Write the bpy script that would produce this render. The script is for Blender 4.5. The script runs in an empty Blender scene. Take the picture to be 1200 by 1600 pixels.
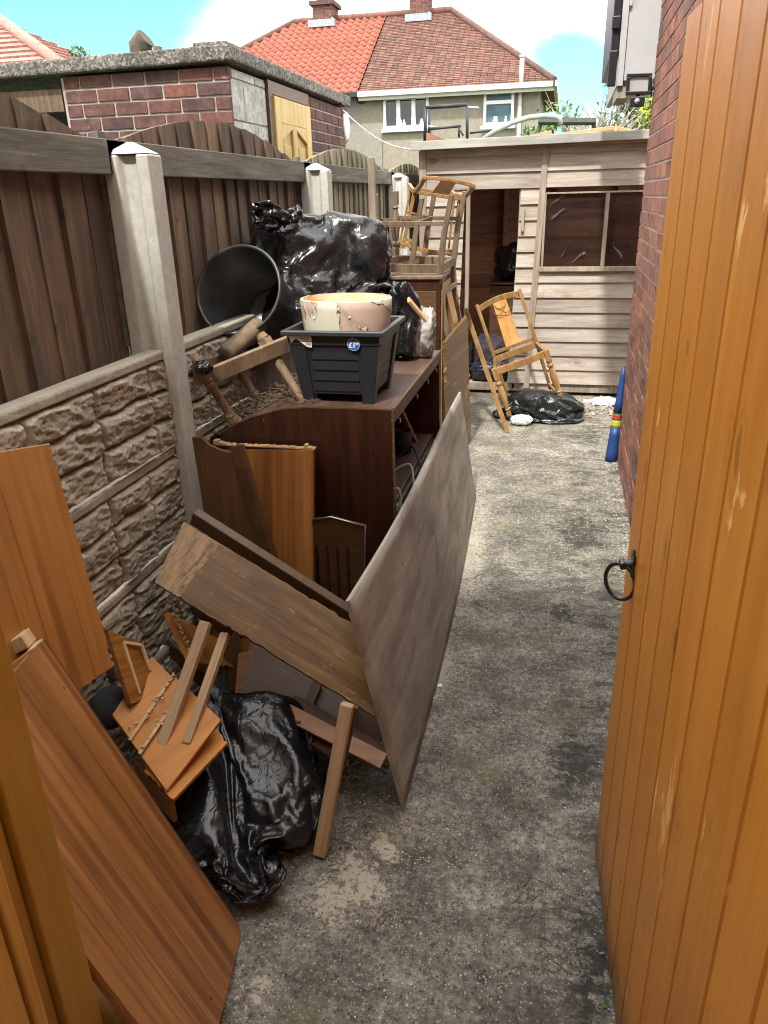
import bpy, math, random
import numpy as np
from mathutils import Vector, Matrix, noise
S = bpy.context.scene
C = S.collection
# ------------------------------------------------------------------ camera
PITCH, YAW, ROLL, FPX, EYE = 22.6489, 13.1191, 1.5, 1180.0, 1.6
cam = bpy.data.objects.new('camera', bpy.data.cameras.new('camera'))
C.objects.link(cam); S.camera = cam
cam.data.sensor_fit = 'VERTICAL'; cam.data.sensor_height = 32.0; cam.data.lens = FPX/1600*32.0
cam.data.clip_start = 0.02; cam.data.clip_end = 600
_p, _y, _r = map(math.radians, (PITCH, YAW, ROLL))
fw = Vector((-math.sin(_y)*math.cos(_p), math.cos(_y)*math.cos(_p), -math.sin(_p)))
rt0 = Vector((math.cos(_y), math.sin(_y), 0)); up0 = rt0.cross(fw)
# image x axis / y axis after the small roll of the hand-held phone
rt = rt0*math.cos(_r) + -up0*math.sin(_r)
up = -(-rt0*math.sin(_r) - up0*math.cos(_r))
EYEP = Vector((0, 0, EYE))
cam.matrix_world = Matrix(((rt.x, up.x, -fw.x, 0), (rt.y, up.y, -fw.y, 0), (rt.z, up.z, -fw.z, EYE), (0, 0, 0, 1)))
def at(px, py, axis, val):
    """surveying helper: the 3D point seen at photo pixel (px,py) on the plane axis=val"""
    u, v = px-600, py-800
    d = fw + rt*(u/FPX) - up*(v/FPX)
    return EYEP + d*((val-EYEP[axis])/d[axis])
# ------------------------------------------------------------------ render look
S.view_settings.view_transform = 'Standard'; S.view_settings.look = 'None'
S.view_settings.gamma = 1; S.view_settings.exposure = 1.55
S.view_settings.use_curve_mapping = False
S.cycles.filter_width = 1.1
# ------------------------------------------------------------------ sun and sky
SUN_EL, SUN_AZ = 55.0, 188.0       # azimuth clockwise from +Y: high sun behind the camera
sun = bpy.data.objects.new('sun', bpy.data.lights.new('sun', 'SUN')); C.objects.link(sun)
sun.data.energy = 2.0; sun.data.angle = math.radians(3); sun.data.color = (1, .95, .86)
_e, _a = math.radians(SUN_EL), math.radians(SUN_AZ)
tosun = Vector((math.sin(_a)*math.cos(_e), math.cos(_a)*math.cos(_e), math.sin(_e)))
sun.rotation_euler = tosun.to_track_quat('Z', 'Y').to_euler()

class NT:
    def __init__(s, tree): s.t = tree; tree.nodes.clear()
    def n(s, kind, **kw):
        nd = s.t.nodes.new(kind); ins = kw.pop('ins', {})
        for k, v in kw.items(): setattr(nd, k, v)
        for k, v in ins.items(): s.set(nd.inputs[k], v)
        return nd
    def set(s, sock, v):
        if isinstance(v, bpy.types.NodeSocket): s.t.links.new(v, sock)
        elif isinstance(v, (tuple, list)) and len(v) == 3 and sock.type == 'RGBA': sock.default_value = (*v, 1)
        else: sock.default_value = v
    def math(s, op, a, b=0.0, c=0.0, clamp=False):
        nd = s.n('ShaderNodeMath', operation=op, use_clamp=clamp)
        s.set(nd.inputs[0], a); s.set(nd.inputs[1], b); s.set(nd.inputs[2], c); return nd.outputs[0]
    def vmath(s, op, a, b=(0, 0, 0)):
        nd = s.n('ShaderNodeVectorMath', operation=op); s.set(nd.inputs[0], a); s.set(nd.inputs[1], b)
        return nd.outputs['Value'] if op in ('LENGTH', 'DISTANCE', 'DOT_PRODUCT') else nd.outputs[0]
    def mix(s, f, a, b, bt='MIX'):
        nd = s.n('ShaderNodeMix', data_type='RGBA', blend_type=bt)
        s.set(nd.inputs[0], f); s.set(nd.inputs[6], a); s.set(nd.inputs[7], b); return nd.outputs[2]
    def noise(s, vec, scale, detail=4.0, rough=.55, dist=0.0):
        nd = s.n('ShaderNodeTexNoise', ins={'Scale': scale, 'Detail': detail, 'Roughness': rough, 'Distortion': dist})
        s.set(nd.inputs['Vector'], vec); return nd.outputs['Fac']
    def ramp(s, f, stops, interp='LINEAR'):
        nd = s.n('ShaderNodeValToRGB'); nd.color_ramp.interpolation = interp
        cr = nd.color_ramp
        while len(cr.elements) < len(stops): cr.elements.new(.5)
        for e, (p, c) in zip(cr.elements, stops):
            e.position = p; e.color = (*c, 1) if isinstance(c, (tuple, list)) else (c, c, c, 1)
        s.set(nd.inputs[0], f); return nd.outputs[0]
    def step(s, f, lo, hi):
        nd = s.n('ShaderNodeMapRange', interpolation_type='SMOOTHSTEP')
        s.set(nd.inputs[0], f); s.set(nd.inputs[1], lo); s.set(nd.inputs[2], hi); return nd.outputs[0]
    def mapping(s, vec, scale=(1, 1, 1), rot=(0, 0, 0), loc=(0, 0, 0)):
        nd = s.n('ShaderNodeMapping'); s.set(nd.inputs[0], vec)
        nd.inputs['Scale'].default_value = scale; nd.inputs['Rotation'].default_value = rot; nd.inputs['Location'].default_value = loc
        return nd.outputs[0]

W = bpy.data.worlds.new('World'); S.world = W; W.use_nodes = True
t = NT(W.node_tree)
sky = t.n('ShaderNodeTexSky', sky_type='NISHITA', sun_disc=False, sun_elevation=_e, sun_rotation=_a, air_density=1.2, dust_density=.6, ozone_density=1.5)
dirv = t.n('ShaderNodeTexCoord').outputs['Generated']
flat = t.mapping(dirv, (1, 1, 2.2))
cn = t.noise(flat, 2.6, 8, .58, .3)
def blue_hole(px, py, rad):
    d = (fw + rt*((px-600)/FPX) - up*((py-800)/FPX)).normalized()
    dd = t.vmath('DISTANCE', dirv, tuple(d))
    return t.step(dd, rad, 0.0)
hole = t.math('ADD', t.math('MULTIPLY', blue_hole(10, 10, .36), .42), t.math('MULTIPLY', blue_hole(895, 112, .12), .36))
hole = t.math('ADD', hole, t.math('MULTIPLY', blue_hole(250, -20, .14), .2))
cloud = t.step(t.math('SUBTRACT', cn, hole), .10, .40)
skyc = t.mix(1.0, sky.outputs[0], (.33, .70, .98), 'MULTIPLY')
shade = t.ramp(t.noise(flat, 4.0, 6, .6), [(.3, (5.0, 4.95, 5.1)), (.62, (9.6, 9.3, 8.7))])
bg = t.n('ShaderNodeBackground', ins={'Strength': .15}); t.set(bg.inputs[0], t.mix(cloud, skyc, shade))
t.t.links.new(bg.outputs[0], t.n('ShaderNodeOutputWorld').inputs[0])

# ------------------------------------------------------------------ materials
def mat(name):
    m = bpy.data.materials.new(name); m.use_nodes = True; n = NT(m.node_tree)
    b = n.n('ShaderNodeBsdfPrincipled'); o = n.n('ShaderNodeOutputMaterial'); n.t.links.new(b.outputs[0], o.inputs[0])
    return m, n, b
def co(n, island=True):
    """object coordinates, shifted at random per object and per board"""
    v = n.n('ShaderNodeTexCoord').outputs['Object']
    r = n.n('ShaderNodeObjectInfo').outputs['Random']
    off = n.math('MULTIPLY', r, 37.0)
    if island: off = n.math('ADD', off, n.math('MULTIPLY', n.n('ShaderNodeNewGeometry').outputs['Random Per Island'], 53.0))
    cx = n.n('ShaderNodeCombineXYZ', ins={0: off, 1: n.math('MULTIPLY', off, 1.7), 2: n.math('MULTIPLY', off, .6)})
    return n.vmath('ADD', v, cx.outputs[0])
def bump(n, b, h, strength, dist=.01):
    nd = n.n('ShaderNodeBump', ins={'Strength': strength, 'Distance': dist, 'Height': h}); n.t.links.new(nd.outputs[0], b.inputs['Normal'])
def wood(name, cols, axis='X', scale=3.0, stretch=16, rough=.55, bmp=.25, knots=0, low=None, wear=None, wearcol=(.5, .4, .27), dirt=None, dirtcol=(.03, .025, .02), island_var=.25, spec=.5, rings=0.0):
    m, n, b = mat(name); v = co(n)
    s = {'X': (1, stretch, stretch), 'Y': (stretch, 1, stretch), 'Z': (stretch, stretch, 1)}[axis]
    g = n.mapping(v, s)
    f1 = n.noise(g, scale, 6, .6, .5)
    f2 = n.noise(n.mapping(v, tuple(k*4 if k > 1 else k*1.5 for k in s)), scale*2.5, 3, .6)
    f3 = n.noise(v, scale*1.1, 3, .5)
    f = n.math('ADD', n.math('MULTIPLY', f1, .6), n.math('ADD', n.math('MULTIPLY', f2, .3), n.math('MULTIPLY', f3, .25)))
    if rings:
        # figured veneer: narrow dark growth lines of uneven spacing that wander slightly along the board
        st2 = rings*1.5
        s3 = {'X': (.22, st2, st2), 'Y': (st2, .22, st2), 'Z': (st2, st2, .22)}[axis]
        ln = n.noise(n.mapping(v, s3), 1.0, 2.5, .55, .25)
        ln = n.math('ABSOLUTE', n.math('SUBTRACT', ln, .5)); ln = n.step(ln, .0, .07)
        s4 = {'X': (.12, st2*.3, st2*.3), 'Y': (st2*.3, .12, st2*.3), 'Z': (st2*.3, st2*.3, .12)}[axis]
        bd_ = n.noise(n.mapping(v, s4), 1.0, 3, .5, .4)
        f = n.math('ADD', n.math('MULTIPLY', f, .72), n.math('ADD', n.math('MULTIPLY', ln, .12), n.math('MULTIPLY', n.math('SUBTRACT', bd_, .30), .26)))
    k = len(cols); col = n.ramp(f, [(.33+.42*i/(k-1), c) for i, c in enumerate(cols)])
    rnd = n.n('ShaderNodeNewGeometry').outputs['Random Per Island']
    col = n.mix(1.0, col, n.ramp(rnd, [(0, 1-island_var), (1, 1+island_var*.6)]), 'MULTIPLY')
    col = n.mix(n.math('MULTIPLY', n.step(n.noise(v, 1.7, 6, .65), .48, .74), .45), col, n.mix(1.0, col, (.55, .56, .60), 'MULTIPLY'))
    r = n.math('ADD', rough-.08, n.math('MULTIPLY', n.noise(v, 4.0, 5, .65), .17))
    if wear is not None:
        wn = n.math('ADD', n.math('MULTIPLY', n.noise(n.mapping(v, tuple(math.sqrt(k)*1.2 for k in s)), scale*1.6, 7, .68, .6), .75), n.math('MULTIPLY', n.noise(v, 2.2, 2, .5), .3))
        wm = n.step(wn, wear, wear+.035); col = n.mix(wm, col, wearcol)
        r = n.math('ADD', n.math('MULTIPLY', wm, .25), r, clamp=True)
    if rings or axis == 'X':
        sc_ = n.noise(n.mapping(v, (2.5, 55, 3), (0, 0, .5)), 3.0, 3, .6); sc2 = n.noise(n.mapping(v, (2.0, 70, 3), (0, 0, -.35)), 3.0, 3, .6)
        sm_ = n.math('MULTIPLY', n.math('MAXIMUM', n.step(sc_, .70, .73), n.step(sc2, .71, .74)), n.step(n.noise(v, 5, 3, .6), .45, .6))
        col = n.mix(n.math('MULTIPLY', sm_, .35), col, wearcol)
    if knots:
        ks = {'X': (.42, 1, 1), 'Y': (1, .42, 1), 'Z': (1, 1, .42)}[axis]
        kv = n.n('ShaderNodeTexVoronoi', ins={'Scale': knots, 'Vector': n.vmath('ADD', n.mapping(v, ks), n.vmath('MULTIPLY', n.n('ShaderNodeTexNoise', ins={'Scale': 9.0, 'Detail': 2.0, 'Vector': v}).outputs['Color'], (.05, .05, .05)))})
        kd = n.math('DIVIDE', kv.outputs['Distance'], n.math('ADD', .5, n.n('ShaderNodeSeparateColor', ins={0: kv.outputs['Color']}).outputs[0]))
        col = n.mix(n.math('MULTIPLY', n.step(kd, .15, .07), .6), col, n.mix(1.0, col, (.35, .28, .25), 'MULTIPLY'))
        col = n.mix(n.math('MULTIPLY', n.math('MULTIPLY', n.step(kd, .17, .20), n.step(kd, .27, .21)), .35), col, n.mix(1.0, col, (.6, .5, .45), 'MULTIPLY'))
    if low is not None:   # splash dirt near the ground
        ly = n.n('ShaderNodeSeparateXYZ', ins={0: n.n('ShaderNodeTexCoord').outputs['Object']}).outputs[low]
        lm = n.step(n.math('ADD', ly, n.math('MULTIPLY', n.math('SUBTRACT', n.noise(v, 9, 8, .75), .5), .5)), .22, .0)
        col = n.mix(n.math('MULTIPLY', lm, .75), col, (.07, .055, .04))
    if dirt is not None:
        dm = n.step(n.noise(v, 5.5, 8, .7), dirt, dirt+.12); col = n.mix(n.math('MULTIPLY', dm, .7), col, dirtcol)
    n.set(b.inputs['Base Color'], col); n.set(b.inputs['Roughness'], r); b.inputs['Specular IOR Level'].default_value = spec
    bump(n, b, f, bmp, .004); return m
def plain(name, col, rough=.5, var=.25, scale=12.0, metal=0.0, bmp=.1, col2=None, spec=.5):
    m, n, b = mat(name); v = co(n, False)
    f = n.noise(v, scale, 6, .65)
    c2 = col2 or tuple(c*(1-var) for c in col)
    n.set(b.inputs['Base Color'], n.mix(n.step(f, .35, .65), col, c2)); b.inputs['Roughness'].default_value = rough
    b.inputs['Metallic'].default_value = metal; b.inputs['Specular IOR Level'].default_value = spec
    if bmp: bump(n, b, f, bmp, .003)
    return m
def masonry(name, cols, mortar_bump=.5, rough=.9, white=.0):
    m, n, b = mat(name); v = co(n)
    rnd = n.n('ShaderNodeNewGeometry').outputs['Random Per Island']
    k = len(cols); c = n.ramp(rnd, [(i/(k-1), cc) for i, cc in enumerate(cols)])
    f = n.noise(v, 28, 8, .7); g = n.noise(v, 9, 3, .5)
    c = n.mix(1.0, c, n.ramp(f, [(.3, .55), (.7, 1.35)]), 'MULTIPLY')
    c = n.mix(1.0, c, n.ramp(g, [(.3, .7), (.7, 1.2)]), 'MULTIPLY')
    if white: c = n.mix(n.math('MULTIPLY', n.step(n.noise(v, 14, 8, .75), .62, .72), white), c, (.5, .46, .42))
    n.set(b.inputs['Base Color'], c); b.inputs['Roughness'].default_value = rough
    bump(n, b, f, .5, .006); return m
M = {}
M['fence'] = wood('fence board wood', knots=5.0, cols=[(.04, .031, .025), (.115, .078, .052), (.25, .155, .085)], axis='Z', scale=2.6, stretch=9, rough=.8, bmp=.5, island_var=.45, dirt=.56, dirtcol=(.028, .03, .026))
M['fence_pale'] = wood('pale weathered fence wood', [(.10, .09, .055), (.20, .18, .12), (.34, .31, .22)], 'Z', 2.6, 9, .85, .5, island_var=.3, dirt=.6, dirtcol=(.06, .065, .04))
M['rail'] = wood('weathered grey rail wood', [(.05, .047, .04), (.13, .122, .10), (.28, .26, .215)], 'Y', 2.5, 11, .85, .6, wear=.66, wearcol=(.33, .31, .27), dirt=.6)
M['teak'] = wood('orange teak veneer', [(.13, .045, .010), (.30, .12, .026), (.46, .21, .055)], 'X', 1.6, 22, .38, .08, rings=9, wear=.80, wearcol=(.5, .3, .16), island_var=.1)
M['teak_faded'] = wood('faded teak veneer', [(.12, .042, .012), (.31, .13, .038), (.48, .25, .09)], 'X', 1.5, 26, .36, .08, rings=11, wear=.82, wearcol=(.55, .4, .28), island_var=.1)
M['drawer'] = wood('bright orange drawer wood', [(.30, .10, .012), (.52, .20, .028), (.64, .30, .06)], 'Y', 1.6, 16, .5, .15, wear=.76, wearcol=(.7, .5, .25), island_var=.15)
M['oak_pale'] = wood('pale plywood edge', [(.35, .22, .11), (.55, .38, .2), (.66, .5, .3)], 'X', 3, 9, .7, .3, island_var=.2)
M['walnut'] = wood('worn dark walnut veneer', [(.045, .023, .009), (.105, .058, .022), (.175, .108, .045)], 'X', 2.0, 15, .5, .3, wear=.615, wearcol=(.42, .28, .15), island_var=.15)
M['walnut_plain'] = wood('dark brown board', [(.035, .017, .007), (.09, .042, .017), (.15, .078, .034)], 'X', 2.0, 15, .5, .2, wear=.74, wearcol=(.3, .19, .11), island_var=.15)
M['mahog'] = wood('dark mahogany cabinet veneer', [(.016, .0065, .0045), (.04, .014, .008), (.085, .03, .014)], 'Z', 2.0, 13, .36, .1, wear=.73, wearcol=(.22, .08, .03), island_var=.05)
M['mahog_top'] = wood('dusty cabinet top veneer', [(.045, .025, .018), (.10, .06, .045), (.2, .13, .10)], 'Y', 2.0, 9, .42, .15, wear=.67, wearcol=(.35, .24, .15), island_var=.05)
M['batten'] = wood('planed softwood batten', [(.26, .17, .09), (.46, .32, .18), (.58, .43, .27)], 'X', 3, 14, .7, .3, dirt=.62, dirtcol=(.09, .07, .05), island_var=.12)
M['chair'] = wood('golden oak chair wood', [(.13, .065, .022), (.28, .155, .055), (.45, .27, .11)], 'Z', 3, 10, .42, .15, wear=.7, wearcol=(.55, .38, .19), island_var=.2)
M['chair_dull'] = wood('dusty brown chair wood', [(.07, .048, .03), (.165, .113, .072), (.30, .21, .14)], 'Z', 3, 10, .6, .2, island_var=.25)
M['splat'] = wood('orange chair splat wood', [(.28, .13, .03), (.46, .24, .07), (.6, .36, .13)], 'Z', 3, 9, .4, .15, island_var=.1)
M['turned'] = wood('weathered turned leg wood', [(.08, .055, .03), (.20, .135, .08), (.33, .24, .145)], 'Z', 4, 7, .75, .4, dirt=.56, dirtcol=(.06, .045, .03), island_var=.2)
M['ochre'] = wood('ochre board with sunlight in its colour', [(.50, .24, .035), (.62, .33, .06), (.7, .42, .1)], 'Z', 2.2, 9, .5, .2, dirt=.7, dirtcol=(.3, .16, .03), island_var=.1)  # lighter ochre: the sunlight on these boards is put into the colour
M['gate'] = wood('golden brown painted gate wood', [(.36, .14, .02), (.50, .205, .031), (.60, .27, .05)], 'Z', 2.2, 11, .45, .2, wear=.775, wearcol=(.72, .46, .2), dirt=.72, dirtcol=(.12, .055, .02), island_var=.12)
M['gate_post'] = wood('ochre painted post wood', [(.30, .15, .015), (.44, .24, .03), (.52, .30, .05)], 'Z', 2.2, 9, .55, .2, dirt=.66, dirtcol=(.10, .05, .02), island_var=.15)
M['shed'] = wood('weathered shiplap wood', knots=4.5, cols=[(.18, .15, .125), (.36, .31, .265), (.54, .49, .42)], axis='X', scale=2.4, stretch=12, rough=.85, bmp=.5, island_var=.22, dirt=.68, dirtcol=(.12, .09, .07), wear=.74, wearcol=(.30, .18, .13))
M['shed_v'] = wood('weathered shed batten wood', [(.15, .12, .09), (.30, .245, .19), (.46, .4, .32)], 'Z', 2.4, 12, .85, .5, island_var=.15, dirt=.66, dirtcol=(.1, .08, .06))
M['shed_in'] = wood('red brown shed lining', [(.14, .06, .035), (.30, .13, .075), (.44, .22, .13)], 'X', 2.4, 9, .8, .4, island_var=.35)
M['pine_light'] = wood('fresh pine wood', [(.42, .24, .1), (.56, .35, .16), (.66, .45, .24)], 'X', 3, 10, .6, .2)
M['door_yellow'] = wood('sun bleached pine door', [(.34, .22, .075), (.52, .36, .13), (.62, .47, .22)], 'Z', 3, 6, .6, .2, dirt=.62, dirtcol=(.16, .10, .05))

# worn headboard: scuffed, with bare timber at its left end and along its upper edge
m, n, b = mat('worn headboard veneer'); M['headboard'] = m
v = n.n('ShaderNodeTexCoord').outputs['Object']; sp = n.n('ShaderNodeSeparateXYZ', ins={0: v}); g = n.mapping(v, (1, 14, 14))
f1 = n.noise(g, 2.2, 7, .62, .5); f3 = n.noise(v, 3.0, 4, .6)
c = n.ramp(n.math('ADD', n.math('MULTIPLY', f1, .7), n.math('MULTIPLY', f3, .3)), [(.34, (.055, .026, .008)), (.5, (.16, .085, .028)), (.68, (.28, .17, .068))])
fib = n.noise(n.mapping(v, (9, 2.2, 1)), 5, 9, .78, .4); fin = n.noise(n.mapping(v, (1, 7, 1)), 9, 9, .8, .6); big = n.noise(v, 6, 4, .6)
e1 = n.math('SUBTRACT', n.math('MULTIPLY', n.math('SUBTRACT', .085, sp.outputs[0]), 4.0), 0.0)
m1 = n.step(n.math('ADD', e1, n.math('MULTIPLY', n.math('SUBTRACT', fib, .5), 1.0)), .02, .08)
e2 = n.math('MULTIPLY', n.math('SUBTRACT', sp.outputs[1], .20), 5.0)
m2 = n.math('MULTIPLY', n.step(n.math('ADD', e2, n.math('MULTIPLY', n.math('SUBTRACT', fin, .5), 2.2)), .04, .12), n.step(big, .42, .5))
m3 = n.step(n.math('ADD', n.math('MULTIPLY', fin, .8), n.math('MULTIPLY', big, .3)), .60, .64)
mk = n.math('MAXIMUM', n.math('MAXIMUM', m1, m2), n.math('MULTIPLY', m3, .8))
c = n.mix(mk, c, n.ramp(fib, [(.35, (.16, .10, .055)), (.5, (.36, .245, .14)), (.7, (.52, .38, .23))]))
n.set(b.inputs['Base Color'], c); n.set(b.inputs['Roughness'], n.math('ADD', n.math('MULTIPLY', mk, .3), .45)); bump(n, b, n.math('SUBTRACT', f1, n.math('MULTIPLY', mk, .5)), .35, .004)

# grey plywood
m, n, b = mat('weathered grey plywood'); M['ply'] = m; v = co(n)
f = n.noise(n.mapping(v, (1, 5, 5)), 2.2, 8, .65, .8); g = n.noise(v, 3.5, 5, .6)
c = n.ramp(f, [(.3, (.20, .175, .145)), (.5, (.33, .30, .255)), (.72, (.47, .44, .38))])
c = n.mix(n.step(g, .5, .72), c, (.23, .19, .155))
vor = n.n('ShaderNodeTexVoronoi', feature='DISTANCE_TO_EDGE', ins={'Scale': 1.7}); n.set(vor.inputs['Vector'], n.vmath('ADD', v, n.vmath('MULTIPLY', n.n('ShaderNodeTexNoise', ins={'Scale': 2.0, 'Detail': 5.0, 'Vector': v}).outputs['Color'], (.5, .5, .5))))
crk = n.math('MULTIPLY', n.step(vor.outputs['Distance'], .006, .002), n.step(n.noise(v, 1.9, 2), .56, .64))
c = n.mix(crk, c, (.07, .055, .05)); sp = n.step(n.noise(n.mapping(v, (1, 2, 1)), 22, 3, .6), .70, .74); c = n.mix(sp, c, (.07, .06, .05))
n.set(b.inputs['Base Color'], c); b.inputs['Roughness'].default_value = .72; bump(n, b, f, .25, .004)
# concrete post
m, n, b = mat('cast concrete'); M['post'] = m; v = co(n, False)
f = n.noise(v, 40, 8, .7); g = n.noise(n.mapping(v, (1, 1, .3)), 5, 5, .6)
c = n.mix(1.0, n.ramp(g, [(.3, (.44, .44, .40)), (.7, (.62, .62, .575))]), n.ramp(f, [(.3, .82), (.7, 1.1)]), 'MULTIPLY')
c = n.mix(n.step(n.noise(v, 90, 2, .5), .70, .76), c, (.16, .15, .13))
n.set(b.inputs['Base Color'], c); b.inputs['Roughness'].default_value = .92; bump(n, b, f, .35, .003)
# rock faced gravel board
m, n, b = mat('rock faced concrete'); M['rock'] = m; v = co(n, False)
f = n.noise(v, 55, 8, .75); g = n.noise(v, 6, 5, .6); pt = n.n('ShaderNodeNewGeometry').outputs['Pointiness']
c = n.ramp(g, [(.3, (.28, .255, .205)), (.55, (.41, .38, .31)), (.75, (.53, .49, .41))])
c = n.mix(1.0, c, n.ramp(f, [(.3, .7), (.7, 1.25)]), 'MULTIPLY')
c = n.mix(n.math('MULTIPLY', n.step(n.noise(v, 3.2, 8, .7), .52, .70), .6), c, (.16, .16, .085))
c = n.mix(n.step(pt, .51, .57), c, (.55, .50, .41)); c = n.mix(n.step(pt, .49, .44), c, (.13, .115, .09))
n.set(b.inputs['Base Color'], c); b.inputs['Roughness'].default_value = .95; bump(n, b, f, .9, .006)
# exposed aggregate roof slab
m, n, b = mat('pebble concrete slab'); M['slab'] = m; v = co(n, False)
vo = n.n('ShaderNodeTexVoronoi', ins={'Scale': 75.0, 'Vector': v}); f = n.noise(v, 6, 5, .6)
c = n.mix(1.0, n.ramp(vo.outputs['Color'], [(.1, (.055, .052, .05)), (.5, (.12, .112, .10)), (.95, (.30, .28, .25))]), n.ramp(f, [(.3, .6), (.7, 1.25)]), 'MULTIPLY')
n.set(b.inputs['Base Color'], c); b.inputs['Roughness'].default_value = .95; bump(n, b, vo.outputs['Distance'], .5, .005)
M['brick'] = masonry('dark red house brick', [(.14, .062, .046), (.25, .098, .065), (.34, .135, .08), (.18, .092, .072), (.29, .115, .072)])
M['brick_old'] = masonry('old red outhouse brick', [(.075, .042, .044), (.12, .055, .05), (.22, .075, .05), (.085, .05, .05), (.15, .065, .052), (.10, .052, .05)], white=.3)
M['mortar'] = plain('brick mortar', (.46, .36, .31), .95, .3, 20, bmp=.4)
M['mortar_pale'] = plain('pale mortar', (.42, .38, .34), .95, .3, 20, bmp=.4)
M['block'] = masonry('grey concrete block', [(.34, .34, .325), (.44, .44, .415), (.39, .39, .37)])
M['tile_red'] = masonry('orange red roof pantile', [(.25, .075, .048), (.32, .10, .065), (.28, .086, .056)], rough=.75)
M['tile_old'] = masonry('old brown red roof tile', [(.085, .045, .035), (.145, .064, .047), (.19, .09, .066), (.115, .064, .052)], rough=.85)
M['tile_pink'] = masonry('pinkish roof tile', [(.34, .17, .14), (.42, .22, .18)], rough=.85)
M['render'] = plain('beige pebble render', (.27, .245, .195), .95, .18, 9, bmp=.3)
M['render2'] = plain('grey beige render', (.24, .228, .195), .95, .18, 9, bmp=.3)
M['upvc'] = plain('white window frame', (.8, .8, .8), .35, .05, bmp=0)
M['fascia'] = plain('painted pale grey cladding', (.42, .435, .45), .5, .08, 6, bmp=.05)
M['glass_dark'] = plain('dark window glass', (.02, .024, .03), .06, .3, bmp=0)
M['glass_blue'] = plain('reflecting window glass', (.10, .17, .21), .08, .3, 3, bmp=0)
M['lead'] = plain('lead flashing', (.30, .34, .38), .6, .2, metal=.3)
M['gutter'] = plain('off white gutter', (.58, .56, .50), .6, .15)
M['black_plastic'] = plain('black plastic', (.012, .014, .018), .4, .3, bmp=.05)
M['planter'] = plain('charcoal plastic', (.022, .026, .034), .42, .2, 30, bmp=.08)
M['planter_in'] = plain('charcoal plastic rim', (.035, .04, .048), .38, .2, 30, bmp=.05)
M['bucket_in'] = plain('dusty black bucket plastic', (.016, .02, .024), .36, .2, 6, col2=(.06, .06, .055))
M['iron'] = plain('black wrought iron', (.014, .015, .018), .35, .3, 40, bmp=.3, spec=.7)
M['steel'] = plain('bare metal trim', (.5, .5, .5), .3, .2, metal=.9)
M['galv'] = plain('painted scaffold tube', (.035, .045, .055), .5, .3, metal=.2)
M['hose'] = plain('grey green ribbed pipe', (.36, .43, .39), .5, .15)
M['glass_green'] = plain('cloudy green glass', (.18, .36, .34), .15, .3)
M['felt'] = plain('mineral roof felt', (.12, .13, .12), .95, .3, 40)
M['felt_edge'] = wood('grey weathered roof edge board', [(.22, .22, .20), (.38, .38, .35), (.52, .52, .48)], 'X', 2.4, 12, .85, .4)
M['white_pl'] = plain('white plastic', (.72, .74, .75), .4, .15)
M['cardboard'] = plain('grey white card', (.45, .44, .42), .8, .3, 8, col2=(.16, .15, .14))
M['cloth_dark'] = plain('dark cloth', (.018, .016, .022), .9, .4, 8, col2=(.05, .035, .05))
M['straw'] = plain('dry brown roots', (.20, .135, .08), .9, .5, 30)
M['soil'] = plain('dry peaty soil', (.075, .05, .033), .98, .4, 40, bmp=.8)
M['rubble'] = plain('pale rubble', (.42, .38, .31), .95, .5, 30, bmp=.5)
M['stone'] = plain('small pebble', (.5, .46, .38), .85, .45, 60, bmp=.2)
M['cable_w'] = plain('grey white cable', (.45, .44, .42), .5, .2)
M['cable_g'] = plain('yellow green cable', (.25, .28, .12), .5, .2)
M['red'] = plain('red fabric', (.35, .03, .03), .6, .15)
M['yellow'] = plain('yellow green fabric', (.36, .40, .03), .6, .15)
M['blue'] = plain('blue fabric', (.012, .055, .22), .5, .25)
M['sticker'] = plain('blue sticker', (.02, .16, .62), .35, .05, bmp=0)
M['ink_white'] = plain('white print', (.85, .85, .85), .5, .02, bmp=0)
M['flake'] = plain('cream paint flake', (.58, .57, .47), .7, .1, bmp=0)
M['ink_black'] = plain('black print', (.02, .02, .02), .5, .02, bmp=0)
M['lens'] = plain('frosted lamp glass', (.42, .43, .42), .3, .1)
M['bark'] = plain('grey bark', (.10, .08, .06), .95, .4, 20, bmp=.5)
M['twig'] = plain('dry grey twigs', (.38, .34, .29), .9, .3)
M['twig_green'] = plain('dull green twigs', (.16, .2, .08), .9, .3)
M['charcoal'] = plain('charcoal rubber', (.045, .048, .055), .8, .3, 20)
def leafmat(name, c1, c2):
    m, n, b = mat(name); r = n.n('ShaderNodeNewGeometry').outputs['Random Per Island']
    n.set(b.inputs['Base Color'], n.ramp(r, [(0, c1), (1, c2)])); b.inputs['Roughness'].default_value = .6
    return m
M['leaf_dark'] = leafmat('dark conifer leaf', (.02, .045, .018), (.06, .10, .035))
M['leaf_yellow'] = leafmat('yellow green conifer leaf', (.16, .22, .02), (.36, .42, .04))
M['leaf_mid'] = leafmat('mid green leaf', (.05, .10, .03), (.12, .19, .05))
M['leaf_weed'] = leafmat('fresh weed leaf', (.08, .2, .03), (.14, .32, .06))
M['petal'] = leafmat('purple petal', (.3, .12, .5), (.42, .22, .6))
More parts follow.
